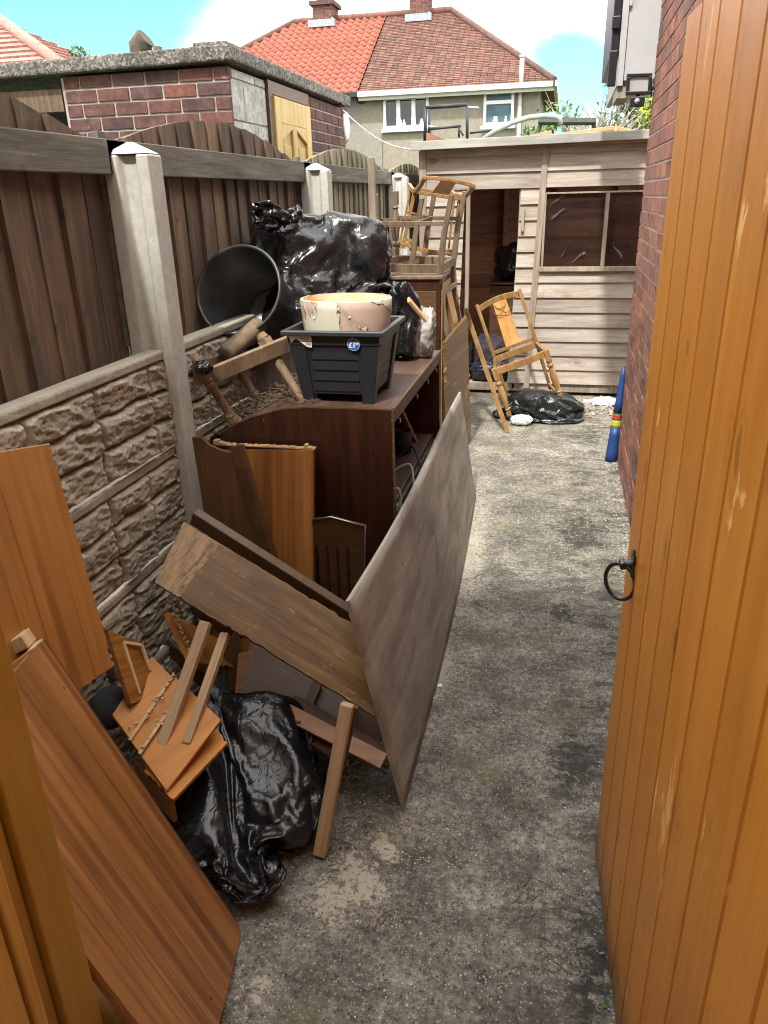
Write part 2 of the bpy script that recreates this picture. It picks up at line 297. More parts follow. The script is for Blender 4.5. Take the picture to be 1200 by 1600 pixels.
# black bin liner
def baggy(name, col, rough):
    m, n, b = mat(name); v = co(n, False)
    wv = n.vmath('ADD', v, n.vmath('MULTIPLY', n.n('ShaderNodeTexNoise', ins={'Scale': 6.0, 'Detail': 3.0, 'Vector': v}).outputs['Color'], (.12, .12, .12)))
    f = n.noise(n.mapping(wv, (1, 1, .5)), 24, 4, .6, .8)
    g = n.math('ABSOLUTE', n.math('SUBTRACT', n.noise(wv, 10, 2, .5, .6), .5)); g = n.math('MINIMUM', g, .10)
    g2 = n.math('ABSOLUTE', n.math('SUBTRACT', n.noise(n.mapping(wv, (1, 1, .45)), 26, 2, .5, .4), .5)); g2 = n.math('MINIMUM', g2, .09)
    dust = n.step(n.noise(v, 6, 9, .75), .52, .75)
    n.set(b.inputs['Base Color'], n.mix(n.math('MULTIPLY', dust, .45), col, (.075, .077, .08)))
    n.set(b.inputs['Roughness'], n.math('ADD', n.math('MULTIPLY', dust, .22), rough)); b.inputs['Specular IOR Level'].default_value = .6
    nd = n.n('ShaderNodeBump', ins={'Strength': .4, 'Distance': .03, 'Height': g})
    nd1 = n.n('ShaderNodeBump', ins={'Strength': .45, 'Distance': .012, 'Height': g2, 'Normal': nd.outputs[0]})
    nd2 = n.n('ShaderNodeBump', ins={'Strength': .2, 'Distance': .005, 'Height': f, 'Normal': nd1.outputs[0]}); n.t.links.new(nd2.outputs[0], b.inputs['Normal'])
    return m
M['bag'] = baggy('black bin liner', (.007, .008, .010), .24)
M['bag_dull'] = baggy('dusty black bin liner', (.012, .014, .016), .28)
# flaking pot
m, n, b = mat('flaking painted pot'); M['pot'] = m; v = co(n, False)
f = n.noise(v, 3.4, 5, .5, .6); k = n.step(f, .50, .515); edge = n.math('MULTIPLY', n.step(f, .46, .50), n.step(f, .525, .51))
c = n.mix(k, (.56, .42, .34), (.60, .59, .48)); c = n.mix(n.step(n.noise(v, 30, 5, .7), .6, .75), c, (.42, .40, .32)); c = n.mix(n.math('MULTIPLY', edge, .5), c, (.30, .24, .18))
n.set(b.inputs['Base Color'], c); b.inputs['Roughness'].default_value = .7; bump(n, b, k, .8, .006)
m, n, b = mat('stained pot inside'); M['pot_in'] = m; v = co(n, False)
c = n.mix(n.step(n.noise(v, 9, 6, .65), .48, .62), (.62, .56, .38), (.62, .33, .08))
n.set(b.inputs['Base Color'], c); b.inputs['Roughness'].default_value = .7
# crinkled plastic window pane
m, n, b = mat('crinkled brown window plastic'); M['film'] = m; v = co(n, False)
w = n.noise(n.mapping(v, (1, 1, .5), (0, .5, 0)), 3.2, 2, .4, 1.6)
n.set(b.inputs['Base Color'], n.ramp(n.noise(n.mapping(v, (.4, 1, 5)), 3, 4, .6), [(.3, (.016, .009, .008)), (.7, (.05, .028, .02))])); b.inputs['Roughness'].default_value = .12
bump(n, b, w, .25, .03)
tr_ = n.n('ShaderNodeBsdfTransparent', ins={0: (.75, .6, .5, 1)}); mx_ = n.n('ShaderNodeMixShader', ins={0: .10}); n.t.links.new(b.outputs[0], mx_.inputs[1]); n.t.links.new(tr_.outputs[0], mx_.inputs[2]); n.t.links.new(mx_.outputs[0], [q for q in n.t.nodes if q.type == 'OUTPUT_MATERIAL'][0].inputs[0])

# concrete path
m, n, b = mat('stained concrete path'); M['path'] = m
v = n.n('ShaderNodeTexCoord').outputs['Object']
base = n.ramp(n.noise(v, 5.0, 12, .78), [(.34, (.076, .071, .061)), (.5, (.168, .159, .137)), (.66, (.295, .278, .238))])
base = n.mix(1.0, base, n.ramp(n.noise(v, 48, 8, .85), [(.38, .30), (.62, 1.70)]), 'MULTIPLY')
def agg(scale, lo, hi, col, keep):
    global base
    vo = n.n('ShaderNodeTexVoronoi', ins={'Scale': scale, 'Vector': v, 'Randomness': 1.0})
    sep = n.n('ShaderNodeSeparateColor', ins={0: vo.outputs['Color']})
    mk = n.math('MULTIPLY', n.step(vo.outputs['Distance'], hi, lo), n.math('GREATER_THAN', sep.outputs[0], keep))
    base = n.mix(n.math('MULTIPLY', mk, n.math('ADD', n.math('MULTIPLY', sep.outputs[1], .6), .4)), base, col)
    return mk
a1 = agg(58, .10, .22, (.72, .68, .56), .74); a2 = agg(140, .2, .36, (.52, .48, .38), .55); agg(100, .2, .35, (.035, .03, .027), .5)
dark = n.step(n.noise(n.mapping(v, (1, 1.8, 1)), 4.0, 12, .84, .3), .49, .56)
sx = n.n('ShaderNodeSeparateXYZ', ins={0: v})
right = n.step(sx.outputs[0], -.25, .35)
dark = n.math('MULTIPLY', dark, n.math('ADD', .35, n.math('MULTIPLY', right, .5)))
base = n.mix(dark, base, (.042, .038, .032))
moss = n.math('MULTIPLY', n.step(n.noise(v, 3.7, 6, .6), .52, .70), .45); base = n.mix(moss, base, (.13, .125, .05))
def blob(x, y, rx, ry, rot=0, soft=.5, fine=26, amp=1.2):
    c_, s_ = math.cos(rot), math.sin(rot)
    dx = n.math('SUBTRACT', sx.outputs[0], x); dy = n.math('SUBTRACT', sx.outputs[1], y)
    a = n.math('DIVIDE', n.math('ADD', n.math('MULTIPLY', dx, c_), n.math('MULTIPLY', dy, s_)), rx)
    bb = n.math('DIVIDE', n.math('SUBTRACT', n.math('MULTIPLY', dy, c_), n.math('MULTIPLY', dx, s_)), ry)
    r2 = n.math('ADD', n.math('MULTIPLY', a, a), n.math('MULTIPLY', bb, bb))
    fall = n.math('SUBTRACT', 1.0, n.math('MULTIPLY', r2, .55)); fall = n.math('MAXIMUM', fall, -1.5)
    f1 = n.noise(v, fine*2.6, 10, .85, .4); f2 = n.noise(v, fine*.6, 5, .7)
    val = n.math('ADD', n.math('ADD', n.math('MULTIPLY', f1, 1.3), n.math('MULTIPLY', f2, .30*amp)), n.math('MULTIPLY', fall, .22))
    return n.step(val, .94, .94+.09*(soft+.3))
for px, py, rx, ry, ro in ((560, 1370, .10, .055, -.9), (600, 1325, .07, .03, -.9), (520, 1410, .05, .07, .3), (400, 1560, .075, .10, .2)):
    p = at(px, py, 2, 0); base = n.mix(n.math('MULTIPLY', blob(p.x, p.y, rx, ry, ro, .25, 22 if py < 1500 else 10, 1.1 if py < 1500 else .4), .9), base, (.46, .42, .33))
p = at(725, 870, 2, 0); base = n.mix(n.math('MULTIPLY', blob(p.x-.02, p.y+.2, .12, .8, .05, .4, 24, 1.2), .65), base, (.46, .44, .36))
p = at(680, 1040, 2, 0); base = n.mix(n.math('MULTIPLY', blob(p.x, p.y, .07, .2, .1, .4, 26, 1.3), .6), base, (.46, .44, .36))
p = at(740, 1072, 2, 0); base = n.mix(n.math('MULTIPLY', blob(p.x, p.y, .12, .05, .3, .9, 9, .5), .5), base, (.24, .12, .04))
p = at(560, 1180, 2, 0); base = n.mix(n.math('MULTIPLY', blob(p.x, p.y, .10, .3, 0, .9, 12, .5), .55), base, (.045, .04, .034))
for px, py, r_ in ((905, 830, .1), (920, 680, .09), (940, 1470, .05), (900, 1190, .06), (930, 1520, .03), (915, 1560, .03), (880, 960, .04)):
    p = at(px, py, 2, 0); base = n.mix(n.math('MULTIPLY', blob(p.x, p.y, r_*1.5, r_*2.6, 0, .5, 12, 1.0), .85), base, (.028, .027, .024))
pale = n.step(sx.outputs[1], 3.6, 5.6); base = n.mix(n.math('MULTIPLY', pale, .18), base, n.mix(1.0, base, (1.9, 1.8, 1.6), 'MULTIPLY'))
n.set(b.inputs['Base Color'], base); b.inputs['Roughness'].default_value = .93
hh = n.math('ADD', n.noise(v, 90, 6, .75), n.math('MULTIPLY', a1, .35)); hh = n.math('ADD', hh, n.noise(v, 14, 4, .6)); bump(n, b, hh, .7, .005)
M['grass'] = plain('rough grass', (.05, .085, .025), .95, .4, 3)

# ------------------------------------------------------------------ mesh helpers
def tag(o, label=None, cat=None, group=None, kind=None):
    if label: o['label'] = label
    if cat: o['category'] = cat
    if group: o['group'] = group
    if kind: o['kind'] = kind
    return o
class MB:
    def __init__(s): s.v = []; s.f = []; s.sm = []
    def add(s, vs, fs, smooth=False):
        k = len(s.v); s.v += [Vector(p) for p in vs]; s.f += [tuple(i+k for i in f) for f in fs]; s.sm += [smooth]*len(fs); return s
    def para(s, o, a, b, c):
        o, a, b, c = map(Vector, (o, a, b, c))
        if a.cross(b).dot(c) < 0: o = o+c; c = -c
        s.add([o, o+a, o+a+b, o+b, o+c, o+a+c, o+a+b+c, o+b+c], [(0, 3, 2, 1), (4, 5, 6, 7), (0, 1, 5, 4), (1, 2, 6, 5), (2, 3, 7, 6), (3, 0, 4, 7)]); return s
    def box(s, x0, x1, y0, y1, z0, z1): return s.para((x0, y0, z0), (x1-x0, 0, 0), (0, y1-y0, 0), (0, 0, z1-z0))
    def bar(s, p, q, w, h, ref=(0, 0, 1)):
        p, q = Vector(p), Vector(q); d = (q-p).normalized(); r = Vector(ref)
        sd = d.cross(r)
        if sd.length < 1e-4: sd = d.cross(Vector((1, 0, 0)))
        sd.normalize(); u = sd.cross(d).normalized()
        return s.para(p-sd*w/2-u*h/2, q-p, sd*w, u*h)
    def prism(s, poly, o, a, b, c):
        """poly in (a,b) axes at o, extruded by vector c"""
        o, a, b, c = map(Vector, (o, a, b, c)); n_ = len(poly)
        A = [o+a*x+b*y for x, y in poly]; B = [p+c for p in A]
        area = sum(poly[i][0]*poly[(i+1) % n_][1]-poly[(i+1) % n_][0]*poly[i][1] for i in range(n_))
        fl = (a.cross(b).dot(c) > 0) == (area > 0)
        fs = [tuple(range(n_))[::-1] if fl else tuple(range(n_)), tuple(range(n_, 2*n_)) if fl else tuple(range(n_, 2*n_))[::-1]]
        for i in range(n_):
            j = (i+1) % n_; q = (i, j, n_+j, n_+i); fs.append(q if fl else q[::-1])
        return s.add(A+B, fs)
    def tube(s, pts, r, seg=10, cap=True):
        pts = [Vector(p) for p in pts]; rr = r if isinstance(r, (list, tuple)) else [r]*len(pts); rings = []
        prev = None
        for i, p in enumerate(pts):
            d = (pts[min(i+1, len(pts)-1)]-pts[max(i-1, 0)]).normalized()
            if prev is None:
                x = d.cross(Vector((0, 0, 1)));
                if x.length < .05: x = d.cross(Vector((1, 0, 0)))
            else: x = prev - d*prev.dot(d)
            x.normalize(); prev = x; y = d.cross(x)
            rings.append([p+(x*math.cos(2*math.pi*k/seg)+y*math.sin(2*math.pi*k/seg))*rr[i] for k in range(seg)])
        k0 = len(s.v); vs = [q for r_ in rings for q in r_]; fs = []
        for i in range(len(pts)-1):
            for k in range(seg):
                fs.append((i*seg+k, i*seg+(k+1) % seg, (i+1)*seg+(k+1) % seg, (i+1)*seg+k))
        s.add(vs, fs, True)
        if cap: s.f += [tuple(k0+k for k in range(seg))[::-1], tuple(k0+(len(pts)-1)*seg+k for k in range(seg))]; s.sm += [False, False]
        return s
    def lathe(s, prof, o=(0, 0, 0), d=(0, 0, 1), seg=28, smooth=True):
        o, d = Vector(o), Vector(d).normalized(); x = d.cross(Vector((0, 1, 0)))
        if x.length < .1: x = d.cross(Vector((1, 0, 0)))
        x.normalize(); y = d.cross(x)
        vs = [o+d*h+(x*math.cos(2*math.pi*k/seg)+y*math.sin(2*math.pi*k/seg))*r for r, h in prof for k in range(seg)]
        fs = [(i*seg+k, i*seg+(k+1) % seg, (i+1)*seg+(k+1) % seg, (i+1)*seg+k) for i in range(len(prof)-1) for k in range(seg)]
        return s.add(vs, fs, smooth)
    def build(s, name, m, parent=None, frame=None, bevel=0.0, label=None):
        F = frame or Matrix.Identity(4)
        me = bpy.data.meshes.new(name); me.from_pydata([tuple(v) for v in s.v], [], s.f); me.update()
        me.polygons.foreach_set('use_smooth', s.sm)
        me.materials.append(M[m] if isinstance(m, str) else m)
        o = bpy.data.objects.new(name, me); C.objects.link(o)
        PW = parent['_w'] if False else (WM.get(parent.name) if parent else None)
        o.matrix_basis = (PW.inverted() @ F) if parent else F
        if parent: o.parent = parent
        WM[o.name] = F.copy()
        if bevel:
            bv = o.modifiers.new('bevel', 'BEVEL'); bv.width = bevel; bv.segments = 2; bv.limit_method = 'ANGLE'; bv.angle_limit = math.radians(40)
        if label: o['label'] = label
        return o
WM = {}
def empty(name, loc=(0, 0, 0), frame=None):
    o = bpy.data.objects.new(name, None); C.objects.link(o); F = frame or Matrix.Translation(loc)
    o.matrix_basis = F; o.empty_display_size = .1; WM[o.name] = F.copy(); return o
def frame3(o, x, y):
    x = Vector(x).normalized(); y = Vector(y); y = (y-x*y.dot(x)).normalized(); z = x.cross(y)
    return Matrix(((x.x, y.x, z.x, o[0]), (x.y, y.y, z.y, o[1]), (x.z, y.z, z.z, o[2]), (0, 0, 0, 1)))
def chipped(poly, amp=.0009, chip=.006, seed=1, step=.012):
    """a worn outline: slightly wavy edges with an odd chip knocked out"""
    rr = random.Random(seed); n_ = len(poly); cx_ = sum(p[0] for p in poly)/n_; cy_ = sum(p[1] for p in poly)/n_; out = []
    for i in range(n_):
        a, b_ = poly[i], poly[(i+1) % n_]; L = math.hypot(b_[0]-a[0], b_[1]-a[1]); k = max(1, int(L/step)); nx, ny = (b_[1]-a[1])/max(L, 1e-6), -(b_[0]-a[0])/max(L, 1e-6)
        if nx*((a[0]+b_[0])/2-cx_)+ny*((a[1]+b_[1])/2-cy_) < 0: nx, ny = -nx, -ny
        out.append(tuple(a) if rr.random() < .5 else (a[0]+(cx_-a[0])*.012, a[1]+(cy_-a[1])*.012)); c_ = 0
        for j in range(1, k):
            if rr.random() < .06: c_ = rr.uniform(.3, 1)*chip
            d = -c_+rr.uniform(-amp, amp); c_ *= rr.choice((0, .5, .9)); u = j/k; out.append((a[0]+(b_[0]-a[0])*u+nx*d, a[1]+(b_[1]-a[1])*u+ny*d))
    return out
def plank(name, m, A, B, D, th, parent=None, bevel=.0015, side=-1):
    """board: A->B along the grain, A->D across; the face seen is z=0, body on 'side' of the normal"""
    A, B, D = map(Vector, (A, B, D)); F = frame3(A, B-A, D-A); L = (B-A).length; w = (D-A)-(B-A).normalized()*((D-A).dot((B-A).normalized()))
    mb = MB(); mb.box(0, L, 0, w.length, min(0, side*th), max(0, side*th)); return mb.build(name, m, parent, F, bevel)
def crumple(name, m, c, rad, seed=0, knot=(0, 0, 1), amp=1.0, sq=2.6, res=6, flat=None, parent=None, folds=1.0, warp=None, rotz=0, fine=1.0):
    import bmesh
    bm = bmesh.new(); bmesh.ops.create_icosphere(bm, subdivisions=res, radius=1)
    c = Vector(c); kn = Vector(knot).normalized(); kx = kn.orthogonal().normalized(); ky = kn.cross(kx); so = Vector((seed*7.3, seed*3.1, seed*5.7))
    cz, sz = math.cos(rotz), math.sin(rotz)
    for v in bm.verts:
        n_ = v.co.normalized()
        s_ = (abs(n_.x)**sq+abs(n_.y)**sq+abs(n_.z)**sq)**(-1/sq)
        w_ = n_ + noise.noise_vector(n_*1.6+so)*.35
        d = 0
        d += (.5-abs(noise.noise(w_*1.7+so)))*.16
        d += (.25-abs(noise.noise(w_*3.6+so*1.3)))*.13
        d += (.25-abs(noise.noise(w_*8.0+so*.7)))*.065*fine
        d += (.25-abs(noise.noise(w_*17.+so*.4)))*.03*fine
        ca = n_.dot(kn); ang = math.atan2(n_.dot(ky), n_.dot(kx)); near = max(0, ca+.25)
        q = Vector((math.cos(ang)*2.6, math.sin(ang)*2.6, ca*.9))+so
        d += (.3-abs(noise.noise(q)))*.22*folds*near
        d += (.3-abs(noise.noise(q*2.3)))*.10*folds*near
        r_ = s_*(1+d*amp-.08)
        p = Vector((n_.x*rad[0], n_.y*rad[1], n_.z*rad[2]))*r_
        if warp: p = warp(p, n_)
        p = Vector((p.x*cz-p.y*sz, p.x*sz+p.y*cz, p.z))
        if flat is not None and p.z+c.z < flat: p.z = flat-c.z+noise.noise(n_*9)*.002+.002
        v.co = p
    me = bpy.data.meshes.new(name); bm.to_mesh(me); bm.free(); me.materials.append(M[m])
    me.polygons.foreach_set('use_smooth', [True]*len(me.polygons))
    o = bpy.data.objects.new(name, me); C.objects.link(o); F = Matrix.Translation(c)
    o.matrix_basis = (WM[parent.name].inverted() @ F) if parent else F; WM[o.name] = F
    if parent: o.parent = parent
    return o
CLOTH = []
def sack(c, rad, seed=0, sq=2.6, res=6, shrink=-.28, bend=.01, m='bag', floor=0.0, knot=None, tilt=(0, 0), lump=.35, fill=.88, lift=1.22, rotz=0):
    """a bin liner: a loose film dropped over its lumpy contents; the creases come from the cloth solver"""
    import bmesh
    def blob(res, k, is_bag):
        bm = bmesh.new(); bmesh.ops.create_icosphere(bm, subdivisions=res, radius=1); so = Vector((seed*3.1, seed*1.7, seed*.3)); kn = Vector(knot).normalized() if knot else None; pins = []
        for i, v in enumerate(bm.verts):
            n_ = v.co.normalized(); s_ = (abs(n_.x)**sq+abs(n_.y)**sq+abs(n_.z)**sq)**(-1/sq)
            s_ *= 1+lump*noise.noise(n_*1.4+so)+(0 if is_bag else lump*.35*noise.noise(n_*3.2+so))
            kk = k
            if is_bag and kn and n_.dot(kn) > .965: pins.append(i); kk = k*lift*(.96 if n_.dot(kn) < .985 else 1.04)
            p = Vector((n_.x*rad[0], n_.y*rad[1], n_.z*rad[2]))*s_*kk
            if is_bag and kn and n_.dot(kn) > .965: q = Vector((kn.x*rad[0], kn.y*rad[1], kn.z*rad[2]))*kk*s_; p = q+(p-q)*.35
            p.z += tilt[0]*p.x+tilt[1]*p.y; p = Matrix.Rotation(rotz, 3, 'Z') @ p
            p.z = max(p.z, floor-c[2]+(.004 if is_bag else .012)); v.co = p
        me = bpy.data.meshes.new('rubbish_sack'); bm.to_mesh(me); bm.free(); o = bpy.data.objects.new('rubbish_sack' if is_bag else 'sack_fill', me); C.objects.link(o); o.location = c; return o, pins
    inner, _ = blob(4, fill, False); inner.modifiers.new('c', 'COLLISION'); inner.collision.thickness_outer = .004; inner.collision.cloth_friction = 10
    o, pins = blob(res, 1.0, True); md = o.modifiers.new('cl', 'CLOTH'); cl = md.settings
    cl.quality = 4; cl.mass = .05; cl.tension_stiffness = cl.compression_stiffness = 12; cl.shear_stiffness = 4; cl.bending_stiffness = bend; cl.shrink_min = cl.shrink_max = shrink; cl.air_damping = 2
    md.collision_settings.use_self_collision = False; md.collision_settings.distance_min = .003
    if pins: vg = o.vertex_groups.new(name='pin'); vg.add(pins, 1, 'REPLACE'); cl.vertex_group_mass = 'pin'
    o.data.polygons.foreach_set('use_smooth', [True]*len(o.data.polygons)); o.data.materials.append(M[m]); WM[o.name] = Matrix.Translation(c)
    fl_ = MB().add([(c[0]-1, c[1]-1, floor), (c[0]+1, c[1]-1, floor), (c[0]+1, c[1]+1, floor), (c[0]-1, c[1]+1, floor)], [(0, 1, 2, 3)]).build('sack_floor', m)
    CLOTH.append((o, inner, fl_, floor)); return o
def settle(o_list, frames=26):
    """let the films fall, freeze them and throw the helpers away (one sack at a time)"""
    for o, i_, f_, _ in o_list: f_.hide_viewport = True; i_.hide_viewport = True
    groups = {}
    for t_ in o_list: groups.setdefault(round(t_[3], 2), []).append(t_)
    for k_, g_ in groups.items():
        for o, i_, f_, _ in g_: i_.hide_viewport = False
        g_[0][2].hide_viewport = False; v_ = g_[0][2].data.vertices
        for a_, (x_, y_) in zip(v_, ((-3, -3), (3, -3), (3, 9), (-3, 9))): a_.co = (x_, y_, k_)
        g_[0][2].modifiers.new('c', 'COLLISION'); g_[0][2].collision.thickness_outer = .004
        for o, i_, f_, _ in o_list: o.hide_viewport = o not in [q_[0] for q_ in g_]
        for f in range(1, frames+1): S.frame_set(f)
        dg = bpy.context.evaluated_depsgraph_get(); res_ = [(t_, bpy.data.meshes.new_from_object(t_[0].evaluated_get(dg))) for t_ in g_]
        for t_, me in res_:
            t_[0].modifiers.clear(); t_[0].vertex_groups.clear(); me.name = 'rubbish_sack'; t_[0].data = me
            bpy.data.objects.remove(t_[1]); bpy.data.objects.remove(t_[2])
        o_list = [t_ for t_ in o_list if t_ not in g_]; S.frame_set(1)
        done.extend(t_[0] for t_ in g_)
    for o in done: o.hide_viewport = False
done = []
def copy_tree(o, parent=None):
    c = o.copy(); C.objects.link(c)
    if parent: c.parent = parent
    for ch in list(o.children): copy_tree(ch, c)
    return c
R = random.Random(5)

# ================================================================== SETTING
g = MB(); g.add([(-150, -60, -.03), (150, -60, -.03), (150, 300, -.03), (-150, 300, -.03)], [(0, 1, 2, 3)]); g.build('ground', 'grass')['kind'] = 'structure'
# path: slab near and slab beyond the expansion joint
ja, jb = at(733, 668, 2, 0), at(955, 700, 2, 0)
js = (jb.y-ja.y)/(jb.x-ja.x); jy = lambda x: ja.y+(x-ja.x)*js
def sheet(name, x0, x1, ya, yb, z=0.0, nx=2):
    mb = MB(); xs = [x0+(x1-x0)*i/nx for i in range(nx+1)]
    vs = [(x, ya(x), z) for x in xs]+[(x, yb(x), z) for x in xs]+[(x, ya(x), z-.1) for x in xs]+[(x, yb(x), z-.1) for x in xs]; k = nx+1
    fs = [(i, i+1, k+i+1, k+i) for i in range(nx)]+[(i+1, i, 2*k+i, 2*k+i+1) for i in range(nx)]+[(k+i, k+i+1, 3*k+i+1, 3*k+i) for i in range(nx)]
    o = mb.add(vs, fs).build(name, 'path'); o['kind'] = 'structure'; return o
jj = lambda x: jy(x)+.012*noise.noise(Vector((x*9, 0, 3)))
sheet('path', -1.3, .47, lambda x: -.8, lambda x: jj(x)-.007, 0, 60)
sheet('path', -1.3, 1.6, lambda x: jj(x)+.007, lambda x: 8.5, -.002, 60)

# ------------------------------------------------------------------ brick house on the right
def bricks(mb, u0, u1, z0, z1, P, nrm, bl=.225, ch=.075, j=.010, dep=.05, seed=1, crop=None):
    """real bricks laid in stretcher bond on the wall plane P(u,z)"""
    rr = random.Random(seed); k = 0; z = z0
    while z < z1-.02:
        off = (k % 2)*bl/2; u = u0-off
        while u < u1:
            a, b_ = max(u, u0), min(u+bl-j, u1)
            if b_-a > .03 and not (crop and crop((a+b_)/2, z+ch/2)):
                pr = rr.uniform(-.0012, .0022); zz = min(z+ch-j, z1)
                o = P(a, z)+nrm*pr; mb.para(o, P(b_, z)-P(a, z), Vector((0, 0, zz-z)), -nrm*dep)
            u += bl
        z += ch; k += 1
house = empty('brick_house', (.43, 4.87, 0)); tag(house, 'dark red brick house wall with pale mortar along the right of the path', 'house')
HX, HY = .425, 4.87
mb = MB(); bricks(mb, -2.2, HY, 0.0, 3.05, lambda u, z: Vector((HX, u, z)), Vector((-1, 0, 0)), j=.012)
bricks(mb, HX+.005, 3.4, 0.0, 3.05, lambda u, z: Vector((u, HY, z)), Vector((0, 1, 0)), seed=3)
mb.build('brickwork', 'brick', house, bevel=0)
MB().box(HX+.004, 3.4, -2.2, HY-.007, -.05, 3.04).build('wall', 'mortar', house)
mb = MB(); mb.box(HX-.02, 3.6, -2.2, HY+.02, 3.052, 3.12); mb.build('roof', 'felt', house)
# boxed eaves end at the corner with its gutter
ex0, ex1, ey = .232, .44, 4.90
sof = MB().box(ex0+.036, ex1, ey+.006, ey+1.2, 2.155, 2.80).build('eaves_box', 'fascia', house, bevel=.003)
MB().box(ex0, ex0+.033, ey, ey+1.2, 2.13, 2.80).build('fascia_board', 'fascia', house, bevel=.002)
MB().box(ex0+.034, ex0+.048, ey-.012, ey+.004, 2.5, 2.80).build('cover_strip', 'fascia', house, bevel=.002)
mb = MB(); mb.box(ex0-.045, ex0-.003, ey+.01, ey+1.2, 2.28, 2.80); mb.box(ex0-.05, ex0-.006, ey-.01, ey+.02, 2.40, 2.46); mb.box(ex0-.05, ex0-.006, ey-.01, ey+.02, 2.13, 2.30); mb.build('gutter', 'black_plastic', house, bevel=.004)
mb = MB(); mb.box(ex0+.005, ex0+.07, ey+.02, ey+.4, 2.07, 2.128); mb.build('corbel_brick', 'rubble', house, bevel=.004)
# unseen house block added behind the camera to shade the near path
back = empty('shade_house', (0, -2.6, 0)); tag(back, 'unseen brick gable added behind the gateway to shade the path', 'house')
MB().box(-6, 6, -7, -1.45, -.05, 6.3).build('wall', 'mortar', back)
mb = MB(); bricks(mb, -2, 2, 0.0, 3.0, lambda u, z: Vector((u, -1.44, z)), Vector((0, 1, 0)), seed=9); mb.build('brickwork', 'brick', back)
mb = MB(); mb.prism([(-7.1, 6.3), (-1.35, 6.3), (-4.2, 8.2)], (-6.1, 0, 0), (0, 1, 0), (0, 0, 1), (12.2, 0, 0)); mb.build('roof', 'tile_old', back)
# floodlight
fl = empty('floodlight', at(1000, 130, 1, 4.86)); tag(fl, 'black floodlight with a motion sensor fixed to the house corner', 'floodlight')
FY = 4.82
c4 = [at(a, b_, 1, FY) for a, b_ in ((978, 148), (1017, 147), (1020, 111), (980, 115))]
o = c4[0]; ax = c4[1]-c4[0]; az = c4[3]-c4[0]; n3 = Vector((0, -1, 0))
mb = MB(); T = .014
mb.para(o, ax, az*.16, (0, .05, 0)); mb.para(o+az*.84, ax, az*.16, (0, .05, 0)); mb.para(o+az*.16, ax*.13, az*.68, (0, .05, 0)); mb.para(o+az*.16+ax*.87, ax*.13, az*.68, (0, .05, 0)); mb.para(o+Vector((0, .03, 0))+az*.16+ax*.13, ax*.74, az*.68, (0, .02, 0))
mb.build('lamp_body', 'black_plastic', fl, bevel=.002)
mb = MB().para(o+az*.16+ax*.13+Vector((0, .012, 0)), ax*.74, az*.68, (0, .01, 0)).build('lens', 'lens', fl)
p = at(996, 158, 1, FY)
mb = MB(); mb.box(p.x-.038, p.x+.038, FY-.005, FY+.04, p.z-.026, p.z+.022); mb.box(p.x-.01, p.x+.012, FY+.01, FY+.03, p.z+.02, p.z+.045); sn = mb.build('sensor', 'black_plastic', fl, bevel=.004)
mb = MB(); mb.lathe([(0, .012), (.008, .010), (.013, .003), (.014, 0)], (p.x-.002, FY-.005, p.z), (0, -1, 0), 16); mb.build('sensor_lens', 'lens', sn)
mb = MB(); mb.bar((p.x+.02, FY+.04, p.z+.06), (HX, FY+.04, p.z+.06), .03, .02); mb.tube([(p.x+.04, FY+.04, p.z+.1), (HX-.01, FY+.06, p.z+.09), (HX-.008, FY+.045, p.z+.02)], .004, 6); mb.build('bracket', 'black_plastic', fl)

# ------------------------------------------------------------------ fence on the left
FX = -1.2
POSTS = [.32, 2.10, 3.84, 5.86, 7.7]
BAYTAG = ['near the open gate', 'behind the black bags', 'behind the stacked chairs', 'beside the shed']
def make_post(y):
    e = empty('concrete_fence_post', (FX, y, 0)); x0, x1 = -1.272, -1.132; d = .082; z1 = 1.725
    poly = [(x0, y), (x0+.042, y), (x0+.055, y+.022), (x1-.048, y+.022), (x1-.035, y), (x1, y), (x1, y+d), (x1-.035, y+d), (x1-.048, y+d-.022), (x0+.055, y+d-.022), (x0+.042, y+d), (x0, y+d)]
    mb = MB(); mb.prism(poly, (0, 0, 0), (1, 0, 0), (0, 1, 0), (0, 0, z1)); mb.build('shaft', 'post', e, bevel=.005)
    cx, cy = (x0+x1)/2, y+d/2
    mb = MB(); mb.add([(x0+.002, y+.002, z1+.002), (x1-.002, y+.002, z1+.002), (x1-.002, y+d-.002, z1+.002), (x0+.002, y+d-.002, z1+.002), (cx-.01, cy, z1+.034), (cx+.01, cy, z1+.034)],
        [(0, 1, 5, 4), (1, 2, 5), (2, 3, 4, 5), (3, 0, 4), (3, 2, 1, 0)]); mb.build('cap', 'post', e, bevel=.003)
    return e
plab = {1: 'tall pale concrete fence post in front, left of the black bucket', 2: 'pale concrete fence post rising behind the black rubbish bag', 3: 'small far concrete fence post behind the upturned chairs', 0: 'concrete fence post nearest the open gate', 4: 'concrete fence post beside the shed'}
for i in (0, 1, 2, 3, 4):
    tag(make_post(POSTS[i]), plab[i], 'fence post', 'concrete posts of the fence')
